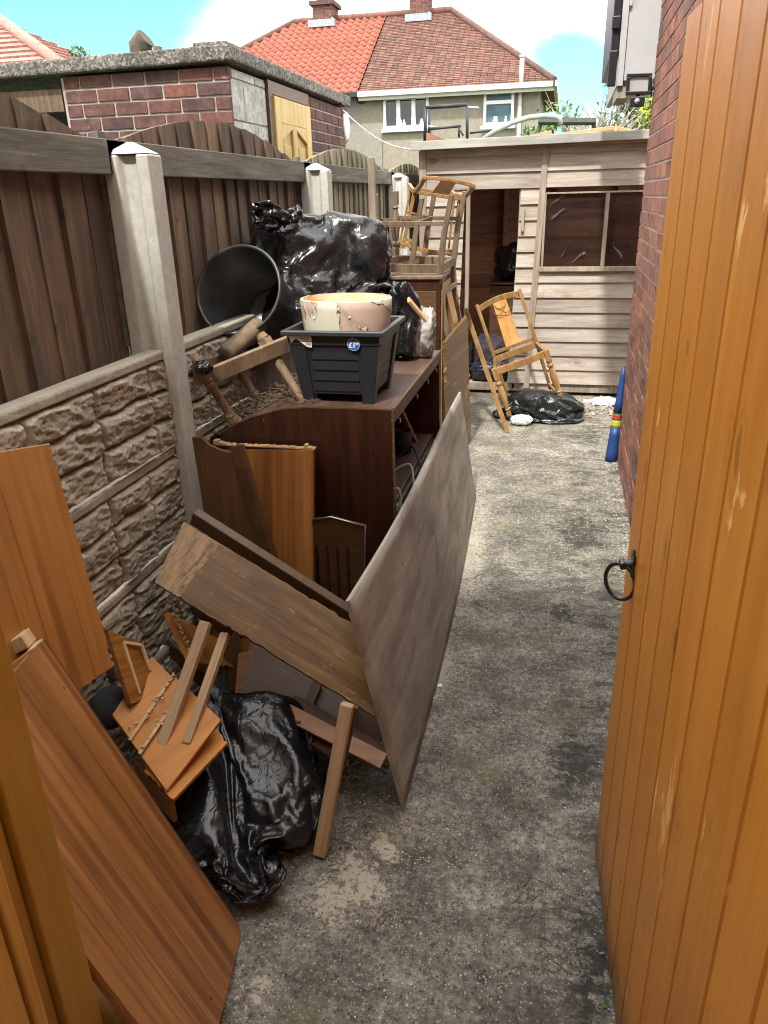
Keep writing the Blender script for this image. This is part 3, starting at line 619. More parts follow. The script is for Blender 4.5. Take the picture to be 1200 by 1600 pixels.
def rockface(seed, y0, y1, z0, z1, xb):
    """rock faced concrete board, modelled as a displaced sheet with a smooth top ledge"""
    rr = random.Random(seed); L = y1-y0; h = z1-z0; nu, nv = 400, 72; led = .028
    # irregular stones
    st = []; u = 0
    while u < L:
        w = rr.uniform(.14, .30); cuts = rr.choice([[0, 1], [0, .5, 1], [0, .42, 1], [0, .6, 1], [0, .34, .68, 1]])
        for a, b_ in zip(cuts[:-1], cuts[1:]): st.append((u, u+w, a*(h-led), b_*(h-led), rr.uniform(.0, .009), rr.uniform(-.5, .5)))
        u += w
    vs = []
    for j in range(nv+1):
        zz = h*j/nv
        for i in range(nu+1):
            uu = L*i/nu; wu = uu+.012*noise.noise(Vector((uu*14, zz*14, seed))); wz = zz+.010*noise.noise(Vector((uu*12, zz*12, seed+9)))
            if zz > h-led: x = .016 if zz < h-.004 else .012
            else:
                x = 0
                for a, b_, c_, d_, hgt, sl in st:
                    if a <= wu < b_ and c_ <= wz < d_+.001:
                        e = min(wu-a, b_-wu, wz-c_, d_-wz)/.014; e = max(0, min(1, e)); e = e*e*(3-2*e)
                        x = (.008+hgt)*e+sl*.05*(wu-(a+b_)/2)*e; break
                p_ = Vector((uu*7, zz*19+uu*3, seed*3.7)); rg = 1-2*abs(noise.noise(p_)); rg2 = 1-2*abs(noise.noise(p_*2.3))
                x = x*1.0+.007*rg*min(1, x/.012)+.005*rg2*min(1, x/.01+.15)+.003*(1-2*abs(noise.noise(p_*4.7)))*min(1, x/.01+.2)+.0028*noise.noise(p_*9)+.0022*noise.noise(p_*19)
                x = min(x, .036)
            vs.append((x, uu, zz))
    k = nu+1; fs = [(j*k+i, j*k+i+1, (j+1)*k+i+1, (j+1)*k+i) for j in range(nv) for i in range(nu)]
    b0 = len(vs); vs += [(-.04, 0, 0), (-.04, L, 0), (-.04, L, h), (-.04, 0, h)]
    fs += [(nv*k, nv*k+nu, b0+2, b0+3)]
    mb = MB(); mb.add(vs, fs, True); mb.sm[-1] = False
    return mb.build('gravel_board', 'rock', None, Matrix.Translation((xb, y0, z0)))
hts = ['topmost', 'second from the top', 'third from the top', 'lowest']
bayw = ['bay nearest the gate', 'bay beneath the bucket', 'bay beneath the chair stack']
for bi in range(3):
    y0, y1 = POSTS[bi]+.068, POSTS[bi+1]+.014
    for k in range(4):
        if bi == 2 and k > 1: continue
        z1 = 1.185-k*.305; dx = (.004, 0, -.003, .002)[k]
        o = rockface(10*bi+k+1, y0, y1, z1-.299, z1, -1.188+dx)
        tag(o, 'rock faced concrete gravel board, %s in the %s' % (hts[k], bayw[bi]), 'gravel board', 'rock faced gravel boards under the fence')
def make_panel(i):
    y0, y1 = POSTS[i]+.045, POSTS[i+1]+.035; e = empty('fence_panel', (FX, y0, 1.18)); L = y1-y0
    w = .118; n_ = int(L/w)+1; mb = MB(); mt = 'fence' if i < 2 else 'fence_pale'; rr = random.Random(i+40)
    base, rise = 1.765, (.145, .125, .12, .1)[i]
    top = lambda y: base+rise*math.sin(math.pi*max(0, min(1, (y-y0)/L)))**.9-.02
    for k in range(n_):
        a = y0+k*w; b_ = min(a+w+.014, y1)
        if b_-a < .02: continue
        x = -1.222+(.004 if k % 2 else 0)+rr.uniform(-.001, .001); tw = rr.uniform(-.003, .003)
        z0 = 1.155; ta, tb = top(a), top(b_)
        # feather edged: one edge thicker
        vs = [(x-.016, a, z0), (x, a, z0), (x-.012+tw, b_, z0), (x-.018+tw, b_, z0), (x-.016, a, ta), (x, a, ta), (x-.012+tw, b_, tb), (x-.018+tw, b_, tb)]
        mb.add(vs, [(0, 1, 2, 3), (7, 6, 5, 4), (1, 5, 6, 2), (0, 4, 5, 1), (3, 2, 6, 7), (0, 3, 7, 4)])
    SF = Matrix.Translation((-.066, 0, .004)); mb.build('boards', mt, e, SF)
    MB().box(-1.214, -1.178, y0-.055, y1+.055, 1.672+.006*(i > 1), 1.762).build('rail', 'rail', e, SF, .003)
    MB().box(-1.24, -1.216, y1-.02, y1+.02, 1.19, 1.785).build('end_batten', 'rail', e, SF, .002)
    return e
flab = ['dark brown arched fence panel nearest the gate, left of the tall post', 'brown arched fence panel between the two nearest concrete posts', 'pale weathered fence panel behind the upturned chairs', 'pale weathered fence panel beyond the last post, left of the shed']
for i in range(4): tag(make_panel(i), flab[i], 'fence panel', 'arched fence panels')
pp = at(585, 255, 0, -1.02); mb = MB(); mb.bar((-1.06, 4.50, .9), (-1.06, 4.46, 1.80), .035, .035, (1, 0, 0)); tag(mb.build('wooden_stake', 'shed_v', None, None, .002), 'upright pale wooden stake in front of the fence beside the chair legs', 'stake')

# ------------------------------------------------------------------ brick outhouse behind the fence
OY = 5.0; ob = empty('brick_outhouse', (-2.07, OY, 0)); tag(ob, 'old brick outhouse with a thick concrete roof behind the fence', 'outhouse')
cx = -2.075; lx = -3.22; of = 7.72; zb = 2.345
mb = MB(); bricks(mb, lx, cx, .9, zb+.02, lambda u, z: Vector((u, OY, z)), Vector((0, -1, 0)), bl=.232, ch=.082, j=.013, seed=11); mb.build('brickwork', 'brick_old', ob, bevel=.003); mb = MB()
bricks(mb, 6.55, of, .9, zb+.02, lambda u, z: Vector((cx, u, z)), Vector((1, 0, 0)), bl=.232, ch=.082, j=.013, seed=12)
mb.build('brickwork', 'brick_old', ob, bevel=.003)
MB().box(lx-.02, cx-.008, OY+.008, of, 0, zb+.015).build('wall', 'mortar_pale', ob)
mb = MB(); bricks(mb, OY+.02, 5.62, .9, zb, lambda u, z: Vector((cx, u, z)), Vector((1, 0, 0)), bl=.42, ch=.235, j=.012, seed=13); mb.build('blockwork', 'block', ob, bevel=.003)
MB().box(-5.2, lx-.021, OY+.9, OY+1.0, 0, zb).build('recess_wall', 'charcoal', ob)
MB().box(-4.6, lx-.04, OY+.02, OY+.10, 2.17, 2.30).build('lintel', 'fence', ob)
o = MB(); sl = (.045)/1.15
o.para((-4.75, OY-.06, zb+.012), (cx+.05+4.75, 0, .03), (0, of+.05-OY+.06, .0), (0, 0, .085)); o.build('roof', 'slab', ob, bevel=.012)
MB().box(cx-.004, cx+.02, 5.63, 5.70, .9, zb+.02).build('door_frame', 'walnut_plain', ob)
MB().box(cx-.004, cx+.018, 5.70, 6.54, 2.285, zb+.02).build('door_lintel', 'walnut_plain', ob)
dr = empty('door', (cx, 5.7, 0)); WMd = Matrix.Translation((cx, 5.7, 0)); dr.matrix_basis = WM[ob.name].inverted() @ WMd; dr.parent = ob
mb = MB(); mb.box(cx, cx+.012, 5.71, 6.53, .9, 2.28)
for a, b_, z0, z1 in ((5.71, 5.83, .9, 2.275), (6.41, 6.53, .9, 2.275), (6.07, 6.17, .9, 2.10), (5.83, 6.41, 2.11, 2.275), (5.83, 6.41, 1.52, 1.62)): mb.box(cx+.012, cx+.034, a, b_, z0, z1)
for a, b_ in ((5.87, 6.03), (6.21, 6.37)): mb.box(cx+.012, cx+.027, a, b_, 1.66, 1.97)
mb.prism([(5.83, 2.11), (6.41, 2.11), (6.41, 2.0), (6.12, 2.10), (5.83, 2.0)], (cx+.012, 0, 0), (0, 1, 0), (0, 0, 1), (.021, 0, 0))
mb.build('panel', 'door_yellow', dr, bevel=.004)
MB().box(cx+.036, cx+.04, 6.10, 6.30, 1.72, 1.86).build('glazing', 'glass_blue', dr)
p = at(290, 80, 1, 5.8)
mb = MB(); mb.tube([(-2.95, 5.6, 2.48), (-2.97, 5.62, 2.62), (-2.92, 5.62, 2.66)], [.085, .08, .07], 9); mb.tube([(-2.84, 5.6, 2.5), (-2.83, 5.6, 2.6)], [.04, .03], 7); tag(mb.build('tree_stump', 'bark'), 'short sawn grey stump standing on the outhouse roof', 'stump')
mb = MB().box(-2.55, -2.30, 5.55, 5.8, 2.5, 2.60); tag(mb.build('roof_block', 'slab', None, None, .01), 'small flat concrete block on top of the outhouse roof', 'block')
# white bag hanging on the outhouse corner
pb = at(541, 200, 0, -1.99)
hb = crumple('hanging_bag', 'white_pl', (pb.x, pb.y, pb.z), (.035, .03, .13), 3, (0, 0, 1), .9, 2.0, 4); tag(hb, 'small white plastic bag hanging from a hook on the outhouse corner', 'bag')
mb = MB(); mb.tube([(-2.08, pb.y, pb.z+.19), (-2.02, pb.y, pb.z+.20), (-1.985, pb.y, pb.z+.17), (-2.0, pb.y, pb.z+.13), (-2.02, pb.y, pb.z+.15)], .006, 6); tag(mb.build('wall_hook', 'iron'), 'black curved hook on the outhouse corner above the white bag', 'hook')
mb = MB()
a = Vector((-2.02, pb.y, pb.z+.15)); b_ = Vector((-1.15, 6.9, 1.95)); mb.tube([a+(b_-a)*i/10-Vector((0, 0, .10*math.sin(math.pi*i/10))) for i in range(11)], .005, 5)
tag(mb.build('washing_line', 'white_pl'), 'thin white washing line sagging from the outhouse to the shed', 'washing line', 'washing lines')
mb = MB(); a = Vector((-2.4, 9.0, 1.78)); b_ = Vector((-.9, 9.0, 1.95)); mb.tube([a+(b_-a)*i/8-Vector((0, 0, .02*math.sin(math.pi*i/8))) for i in range(9)], .006, 5)
tag(mb.build('washing_line', 'white_pl'), 'lower thin white line just above the far fence panel', 'washing line', 'washing lines')

# ------------------------------------------------------------------ semi detached houses in the distance
def px24(px, py, y=24.): return at(px, py, 1, y)
fh = empty('semi_detached_house', (-4, 24, 0)); tag(fh, 'pair of rendered semi detached houses with a hipped red roof beyond the shed', 'house')
xR = px24(843, 130).x; xL = -12.4; ze = 4.36; xS = -5.95
MB().box(xS+.001, xR, 24, 31.5, -.1, ze).build('wall', 'render', fh)
MB().box(xL, xS, 24.0, 31.4, -.1, ze-.01).build('wall', 'render2', fh, label='greyer rendered left half wall')
rxr = px24(705, 22, 27.8).x; rxl = px24(460, 36, 27.8).x; zr = px24(580, 28, 27.8).z; ov = .35; ez = ze-.02; yF = 24-ov; yB = 31.5+ov; yr = 27.8
xr_, xl_ = xR+ov+.05, xL-ov
# front slope tiles as stepped courses, left half pantiles, right half plain tiles, plus hip slopes
def slope_pt(x, s): return Vector((x, yF+(yr-yF)*s, ez+(zr-ez)*s))
nrm = Vector((0, -(zr-ez), (yr-yF))).normalized()
def edge_r(s): return xr_+(rxr-xr_)*s
def edge_l(s): return xl_+(rxl-xl_)*s
pan = MB(); nrows = 17
for r_ in range(nrows):
    s0, s1 = r_/nrows, (r_+1)/nrows; xa, xb = edge_l(s0), xS+.0; w = .24; nn = max(1, int((xb-xa)/w*8))
    vs = []; fs = []
    for i in range(nn+1):
        x = xb-(xb-xa)*i/nn; hgt = .032*math.cos((x-xS)/w*2*math.pi)
        vs += [slope_pt(x, s0)+nrm*(.07+hgt)-Vector((0, 0, 0)), slope_pt(x, min(1, s1+.012))+nrm*(.015+hgt), slope_pt(x, s0)+nrm*(.005)]
    for i in range(nn): fs += [(3*i, 3*i+1, 3*i+4, 3*i+3), (3*i+2, 3*i, 3*i+3, 3*i+5)]
    pan.add(vs, fs, True)
pan.build('roof', 'tile_red', fh, label='bright orange red pantile left half of the roof')
pl = MB(); nrows = 46; rr = random.Random(2)
for r_ in range(nrows):
    s0, s1 = r_/nrows, (r_+1)/nrows; xa, xb = xS, edge_r(s0)-.02; w = .19; x = xa+(.095 if r_ % 2 else 0); x = max(x-.19, xa)
    while x < xb-.03:
        x2 = min(x+w-.008, xb); t_ = rr.uniform(.022, .032)
        a, b_, c_, d_ = slope_pt(x, s0), slope_pt(x2, s0), slope_pt(x2, min(1, s1+.01)), slope_pt(x, min(1, s1+.01))
        pl.add([a, b_, a+nrm*t_, b_+nrm*t_, c_+nrm*.006, d_+nrm*.006], [(0, 1, 3, 2), (2, 3, 4, 5)])
        x += w
pl.build('roof', 'tile_old', fh, label='old brown red plain tile right half of the roof')
A, B_, D_ = Vector((xr_, yF, ez)), Vector((xr_, yB, ez)), Vector((rxr, yr, zr))
mb = MB(); mb.add([A, B_, D_, (rxr, yr, zr-.05)], [(0, 1, 2)]); mb.add([(xl_, yF, ez), (xl_, yB, ez), (rxl, yr, zr)], [(1, 0, 2)]); mb.add([(xl_, yB, ez), (xr_, yB, ez), D_, (rxl, yr, zr)], [(0, 3, 2, 1)]); mb.add([(xl_, yF, ez-.01), (xr_, yF, ez-.01), (xr_, yB, ez-.01), (xl_, yB, ez-.01)], [(0, 1, 2, 3)]); mb.build('roof', 'tile_old', fh, label='hip and rear slopes of the roof')
mb = MB(); up3 = Vector((0, 0, .05)); mb.tube([Vector((rxl, yr, zr))+up3, Vector((rxr, yr, zr))+up3], .10, 8); mb.tube([A+up3, D_+up3], .09, 8); mb.tube([Vector((xl_, yF, ez))+up3, Vector((rxl, yr, zr))+up3], .09, 8); mb.build('ridge_tiles', 'tile_old', fh)
mb = MB(); mb.box(xS, xr_+.02, yF-.10, yF+.02, ez-.11, ez+.02); mb.box(xS, xr_, yF+.02, yF+.05, ez-.2, ez); mb.box(xr_-.02, xr_+.08, yF-.10, yB, ez-.11, ez+.02); mb.build('gutter', 'gutter', fh)
MB().box(xl_, xS-.005, yF-.10, yF+.02, ez-.10, ez+.01).build('gutter', 'black_plastic', fh)
def chimney(pxa, pxb, pyb, top):
    a, b_ = at(pxa, pyb, 1, 27.4), at(pxb, pyb, 1, 27.4); mb = MB(); z0 = a.z-.5; bricks(mb, a.x, b_.x, z0, top, lambda u, z: Vector((u, 27.4, z)), Vector((0, -1, 0)), seed=int(pxa)); bricks(mb, 27.4, 28.2, z0, top, lambda u, z: Vector((b_.x, u, z)), Vector((1, 0, 0)), seed=4)
    c = mb.build('chimney', 'brick_old', fh); MB().box(a.x+.01, b_.x-.01, 27.41, 28.2, z0, top-.01).build('core', 'mortar', c)
    MB().box(a.x-.08, b_.x+.08, 27.3, 28.3, top, top+.12).build('cap', 'brick_old', c)
    mb = MB(); mb.box(a.x-.12, b_.x+.12, 27.25, 27.38, a.z-.14, a.z+.06); mb.box(b_.x+.01, b_.x+.06, 27.3, 28.2, a.z-.1, a.z+.1); mb.build('flashing', 'lead', c)
    for dx in (.25, .75):
        MB().lathe([(.11, 0), (.10, .3), (.12, .32), (.12, .36), (.08, .36)], (a.x+(b_.x-a.x)*dx, 27.8, top+.12), (0, 0, 1), 12).build('chimney_pot', 'tile_old', c)
chimney(489, 519, 36, at(500, 8, 1, 27.4).z); chimney(640, 669, 27, at(650, -12, 1, 27.4).z)
def window(px0, px1, py0, py1, mull, glass, transom=None):
    a, b_ = at(px0, py1, 1, 23.97), at(px1, py0, 1, 23.97); x0, x1, z0, z1 = a.x, b_.x, a.z, b_.z; f = .075; mb = MB()
    mb.box(x0, x0+f, 23.93, 24.03, z0, z1); mb.box(x1-f, x1, 23.93, 24.03, z0, z1); mb.box(x0+f, x1-f, 23.93, 24.03, z1-f, z1); mb.box(x0+f, x1-f, 23.93, 24.03, z0, z0+f)
    for k in range(1, mull): xm = x0+(x1-x0)*k/mull; mb.box(xm-f*.75, xm+f*.75, 23.932, 24.02, z0+f, z1-f)
    if transom: zt = z0+(z1-z0)*transom; mb.box(x0+f, x1-f, 23.932, 24.02, zt-f*.6, zt+f*.6)
    w = mb.build('window', 'upvc', fh)
    MB().box(x0+f*.5, x1-f*.5, 23.985, 23.995, z0+f*.5, z1-f*.5).build('pane', glass, w)
    MB().box(x0-.06, x1+.06, 23.86, 23.99, z0-.09, z0-.004).build('sill', 'upvc', w)
    mb = MB(); rr = random.Random(int(px0))
    for k in range(5): xx = rr.uniform(x0+.15, x1-.15); mb.lathe([(.04, 0), (.05, .06), (.02, .1), (.03, .14), (0, .16)], (xx, 23.978, z0+f), (0, 0, 1), 8)
    mb.build('ornament', 'white_pl', w)
window(600, 670, 149, 202, 3, 'glass_dark'); window(755, 804, 141, 197, 1, 'glass_blue', .68)
mb = MB(); p0 = at(812, 205, 1, 23.9); p1 = at(813, 140, 1, 23.9); mb.tube([(p0.x, 23.9, 0), (p1.x, 23.9, p1.z)], .055, 8); mb.build('downpipe', 'gutter', fh)
p0 = at(815, 128, 1, 23.9); mb = MB().tube([(p0.x, 23.7, ez-.05), (p0.x, 23.7, ez+.62)], .06, 8); mb.tube([(p0.x, 23.7, ez+.62), (p0.x, 23.7, ez+.68)], .08, 8); mb.build('vent_pipe', 'gutter', fh)
MB().box(px24(603, 245).x-1.2, px24(603, 245).x-.1, 23.94, 24, 0, 3.3).build('wall_patch', 'render2', fh)
p = at(563, 155, 1, 23.95); MB().lathe([(.0, .09), (.12, .06), (.13, 0)], (p.x, 23.99, p.z), (0, -1, 0), 12).build('wall_vent', 'charcoal', fh)
# pink roof on the far left
lh = empty('tiled_bungalow', (-10, 14, 0)); tag(lh, 'pinkish tiled roof of a house at the far left edge', 'house')
apx = at(-12, 28, 1, 16.5); er = at(108, 103, 1, 14); el = at(-160, 118, 1, 14)
z0 = er.z-.25
mb = MB(); rows = 14
apex = Vector(apx); BL = Vector((el.x-3, 14, z0)); BR = Vector((er.x+.15, 14, z0)); BB = Vector((er.x+.15, 19, z0))
hn = (BR-BL).cross(apex-BL).normalized(); hn = hn if hn.y < 0 else -hn
for r_ in range(rows):
    s0, s1 = r_/rows, (r_+1)/rows; a, b_ = BL.lerp(apex, s0), BR.lerp(apex, s0); c_, d_ = BR.lerp(apex, s1), BL.lerp(apex, s1)
    mb.add([a+hn*.0, b_+hn*.0, a+hn*.05, b_+hn*.05, c_+hn*.01, d_+hn*.01], [(0, 1, 3, 2), (2, 3, 4, 5)])
sn_ = (BB-BR).cross(apex-BR).normalized(); sn_ = sn_ if sn_.x > 0 else -sn_
for r_ in range(rows):
    s0, s1 = r_/rows, (r_+1)/rows; a, b_ = BR.lerp(apex, s0), BB.lerp(apex, s0); c_, d_ = BB.lerp(apex, s1), BR.lerp(apex, s1)
    mb.add([a, b_, a+sn_*.05, b_+sn_*.05, c_+sn_*.01, d_+sn_*.01], [(0, 1, 3, 2), (2, 3, 4, 5)])
mb.build('roof', 'tile_pink', lh)
mb = MB().tube([BR+Vector((0, -.02, .08)), apex+Vector((0, 0, .08))], .11, 8); mb.build('hip_tiles', 'tile_pink', lh)
MB().box(BL.x+.3, BR.x-.3, 14.3, 18.8, 0, z0-.02).build('wall', 'render2', lh)
# dark neighbour shed post at the far left
mb = MB(); mb.box(-2.62, -2.45, 2.5, 2.9, 0, 2.03); tag(mb.build('dark_post', 'charcoal', None, None, .004), 'dark post top at the left edge behind the fence', 'post')

# ------------------------------------------------------------------ garden shed
SY = 6.5; SX0, SX1 = -1.13, .95; shed = empty('garden_shed', (-.1, SY, 0)); tag(shed, 'weathered grey timber shed with an open doorway closing the end of the path', 'shed')
SH = -.055  # the shed leans a little, wider at the foot than at the head on the left
def sh(x, z): return x-(1.9-z)*SH*-1*.6
ZT = 1.93; RH = .118
doorL, doorR, doorT = -.775, -.335, 1.69
winL, winR, winB, winT = -.165, .80, 1.045, 1.60
cl = MB()
def lap(x0, x1, z, h=RH):
    # shiplap: each board thicker at its lower edge
    lo, hi = .022, .006
    xa0, xa1, xb0, xb1 = sh(x0, z), sh(x1, z), sh(x0, z+h), sh(x1, z+h)
    cl.add([(xa0, SY-lo, z+.003), (xa1, SY-lo, z+.003), (xb1, SY-hi, z+h+.004), (xb0, SY-hi, z+h+.004), (xa0, SY, z+.003), (xa1, SY, z+.003), (xb1, SY, z+h+.004), (xb0, SY, z+h+.004)],
        [(0, 1, 2, 3), (5, 4, 7, 6), (4, 5, 1, 0), (3, 2, 6, 7), (1, 5, 6, 2), (4, 0, 3, 7)])
z = .10; k = 0
zs = []
while z < ZT-.01: zs.append(z); z += RH
for z in zs:
    mid = z+RH/2
    if mid > doorT: lap(SX0, -.195, z)
    else: lap(SX0, doorL, z); lap(doorR, -.195, z)
    if mid > winT or mid < winB: lap(-.150, SX1, z)
    else: lap(-.150, winL+.01, z); lap(winR-.01, SX1, z)
cl.build('cladding', 'shed', shed)
mb = MB()
mb.add([(sh(-.196, 0.06), SY-.03, .06), (sh(-.148, .06), SY-.03, .06), (sh(-.148, ZT), SY-.03, ZT-.005), (sh(-.196, ZT), SY-.03, ZT-.005), (sh(-.196, 0.06), SY, .06), (sh(-.148, .06), SY, .06), (sh(-.148, ZT), SY, ZT-.005), (sh(-.196, ZT), SY, ZT-.005)], [(0, 1, 2, 3), (4, 0, 3, 7), (1, 5, 6, 2), (4, 5, 1, 0), (3, 2, 6, 7)]); mb.build('batten', 'shed_v', shed, bevel=.002)
MB().box(SX0-.02, SX0+.035, SY-.034, SY-.001, .05, ZT-.005).build('corner_batten', 'shed_v', shed, bevel=.002)
mb = MB(); mb.box(doorL-.0, doorL+.03, SY+.0, SY+.05, .05, doorT+.02); mb.box(doorR-.022+sh(0, 1)*0, doorR, SY, SY+.05, .05, doorT+.02); mb.box(doorL+.03, doorR-.022, SY+.002, SY+.05, doorT, doorT+.04); mb.build('door_frame', 'shed_v', shed, bevel=.002)
MB().box(doorR+.0, doorR+.025, SY-.045, SY-.022, 1.32, 1.50).build('latch_block', 'shed_v', shed, bevel=.002)
# floor, back and side walls, roof
mb = MB(); mb.box(SX0, SX1, SY+.0, 8.6, .03, .09); mb.build('floor', 'shed_v', shed)
mb = MB()
for i in range(14): mb.box(SX0+.02, SX1-.02, 8.55-.004*(i % 2), 8.57, .1+i*.14, .1+i*.14+.137)
for i in range(14): mb.box(SX0+.02, SX0+.04+.003*(i % 2), SY+.08, 8.54, .1+i*.14, .1+i*.14+.137); (mb.box(SX1-.04-.003*(i % 2), SX1-.02, SY+.06, 8.54, .1+i*.14, .1+i*.14+.137) if i < 6 else None)
for xx in (-.62, -.1, .5): mb.box(xx, xx+.04, 8.50, 8.545, .09, 1.98)
mb.build('inner_wall', 'shed_in', shed)
mb = MB(); mb.box(SX0, SX0+.018, SY+.003, 8.6, .05, 1.95); mb.box(SX1-.018, SX1, SY+.003, 8.6, .05, .94); mb.box(SX1-.018, SX1, SY+.003, SY+.2, .94, 1.94); mb.box(SX1-.018, SX1, 8.4, 8.6, .94, 1.94); mb.box(SX0+.019, SX1-.019, 8.58, 8.6, .05, 1.95); mb.build('side_wall', 'shed', shed)  # unseen opening added high in the right wall to light the interior
rl = at(645, 222, 1, SY-.12); rr_ = at(1012, 207, 1, SY-.12)
mb = MB(); mb.para((rl.x-.02, SY-.10, 1.945), (SX1+.15-rl.x, 0, .02), (0, 2.4, .03), (0, 0, .022)); mb.build('roof', 'felt', shed)
mb = MB(); mb.para((rl.x-.02, SY-.13, 1.925), (SX1+.15-rl.x, 0, .022), (0, .022, 0), (0, 0, .062)); mb.build('fascia_board', 'felt_edge', shed, bevel=.003)
MB().box(SX0, SX1, SY-.10, SY+.05, 1.925, 1.943).build('eaves_board', 'shed_in', shed)
# window with two crinkled plastic panes
xm0, xm1 = .285, .315
mb = MB(); fr = SY-.026
mb.box(winL, winL+.018, fr, SY+.02, winB, winT); mb.box(winL+.018, winR, fr, SY+.02, winT-.012, winT); mb.box(winL-.01, winR, fr-.016, SY+.02, winB-.03, winB+.004)
mb.para((xm0+.012, fr-.008, winB+.004), (.03, 0, 0), (0, .04, 0), (.0, 0, winT-winB-.017)); wf = mb.build('window', 'shed_v', shed, bevel=.002)
def pane(x0, x1, seed):
    mb = MB(); nu, nv = 60, 70; vs = []
    for j in range(nv+1):
        for i in range(nu+1):
            u, v_ = i/nu, j/nv; x = x0+(x1-x0)*u; z = winB+.006+(winT-winB-.02)*v_
            e = min(1, 6*min(u, 1-u, v_, 1-v_)); q = Vector((u*2.2-v_*1.3+seed, v_*1.5+u*.7, seed))
            a_ = abs(noise.noise(q*1.4)); d = max(0, 1-a_*11)**1.5*.020*max(0, noise.noise(q*.9+Vector((5, 5, 5)))*3+.3)+noise.noise(q*1.5)*.004
            vs.append((x, SY-.002-d*e, z))
    k = nu+1; mb.add(vs, [(j*k+i, j*k+i+1, (j+1)*k+i+1, (j+1)*k+i) for j in range(nv) for i in range(nu)], True); mb.build('pane', 'film', wf)
pane(winL+.018, xm0+.012, 2.3); pane(xm1+.012, winR, 5.1)
# things kept inside the shed
mb = MB(); mb.box(-.62, -.20, 7.1, 7.7, .09, .84); mb.box(-.625, -.195, 7.08, 7.7, .845, .865); tag(mb.build('storage_chest', 'walnut_plain', None, None, .01), 'dark brown chest standing just inside the shed doorway', 'chest')
tag(sack((-.40, 7.30, 1.02), (.15, .17, .15), 51, 2.6, 5, shrink=-.35, m='bag_dull', floor=.868), 'dull black sack on top of the chest inside the shed', 'bag')
tag(crumple('cloth_bundle', 'cloth_dark', (-.60, 6.85, .25), (.15, .14, .18), 6, (0, 0, 1), 1.3, 2.6, 5, flat=.092), 'dark cloth heap low in the shed doorway behind the leaning plank', 'clothes')
tag(crumple('folded_tarpaulin', 'planter', (-.55, 6.62, .17), (.18, .10, .08), 7, (0, 0, 1), 1.6, 2.8, 5, flat=.09), 'grey green folded sheet on the shed threshold', 'sheet')

# objects on the shed roof
e = empty('handrail_frame', at(700, 213, 1, 7.1)); tag(e, 'black tube handrail frame standing behind the shed roof', 'handrail')
def TP(px, py, y=7.3): return at(px, py, 1, y)
mb = MB(); P1, P2, P3, P4 = TP(664, 225), TP(665, 168), TP(730, 164), TP(730, 225); mb.tube([P1, P2], .016, 8); mb.tube([P2, P3], .016, 8); mb.tube([P3, P4], .013, 8); mb.build('frame', 'galv', e)
mb = MB(); mb.tube([TP(671, 225, 7.6), TP(670, 172, 7.6)], .012, 8); mb.tube([TP(668, 202), TP(720, 197)], .011, 8); mb.tube([TP(717, 215), TP(717, 197)], .010, 8); mb.tube([TP(717, 200), TP(724, 212)], .007, 8); mb.tube([TP(734, 208), TP(772, 203)], .009, 8); mb.build('rail', 'galv', e)
mb = MB(); mb.tube([TP(718, 167), TP(748, 168)], .006, 6); mb.tube([TP(655, 196), TP(682, 198)], .005, 6); mb.build('cable_tie', 'white_pl', e)
pts = [TP(755, 218, 7.0), TP(775, 204, 7.0), TP(800, 192, 7.0), TP(825, 184, 7.0), TP(850, 181, 7.0), TP(866, 182, 7.0), TP(874, 184, 7.0), TP(876, 195, 7.0)]
mb = MB().tube(pts, .021, 12); tag(mb.build('drain_pipe', 'hose'), 'arched grey green pipe lying over the shed roof', 'pipe')
p = TP(873, 214, 7.0); mb = MB().lathe([(.046, 0), (.048, .03), (.036, .05), (.018, .07), (.018, .10)], (p.x, 7.0, 1.99), (0, 0, 1), 16); tag(mb.build('glass_jar', 'glass_green'), 'cloudy green glass jar at the end of the arched pipe', 'jar')
def roofplank(a, b_, w, lab):
    mb = MB().bar(a, b_, w, .03); tag(mb.build('pine_plank', 'pine_light', None, None, .003), lab, 'plank', 'planks on the shed roof')
roofplank(TP(882, 210, 7.1), TP(960, 200, 7.1), .05, 'long pale pine plank on the right of the shed roof')
roofplank(TP(960, 200, 7.14), TP(1000, 208, 7.14), .05, 'short pine plank at the right end of the shed roof')
roofplank(TP(830, 214, 7.2), TP(862, 207, 7.2), .05, 'reddish plank end behind the arched pipe')
mb = MB().prism([(0, 0), (.04, 0), (.02, .1)], TP(957, 212, 7.05), (1, 0, 0), (0, 0, 1), (0, .02, 0)); tag(mb.build('wood_offcut', 'pine_light'), 'small pointed wood offcut standing on the shed roof planks', 'offcut')
mb = MB(); P = lambda a, b_: at(a, b_, 1, 11.0); mb.bar(P(842, 190), P(930, 190), .5, .05); mb.bar(P(846, 190), P(838, 212), .05, .05); mb.bar(P(928, 190), P(928, 230), .05, .05); tag(mb.build('canopy_frame', 'felt'), 'dark flat canopy edge beyond the shed roof', 'canopy')

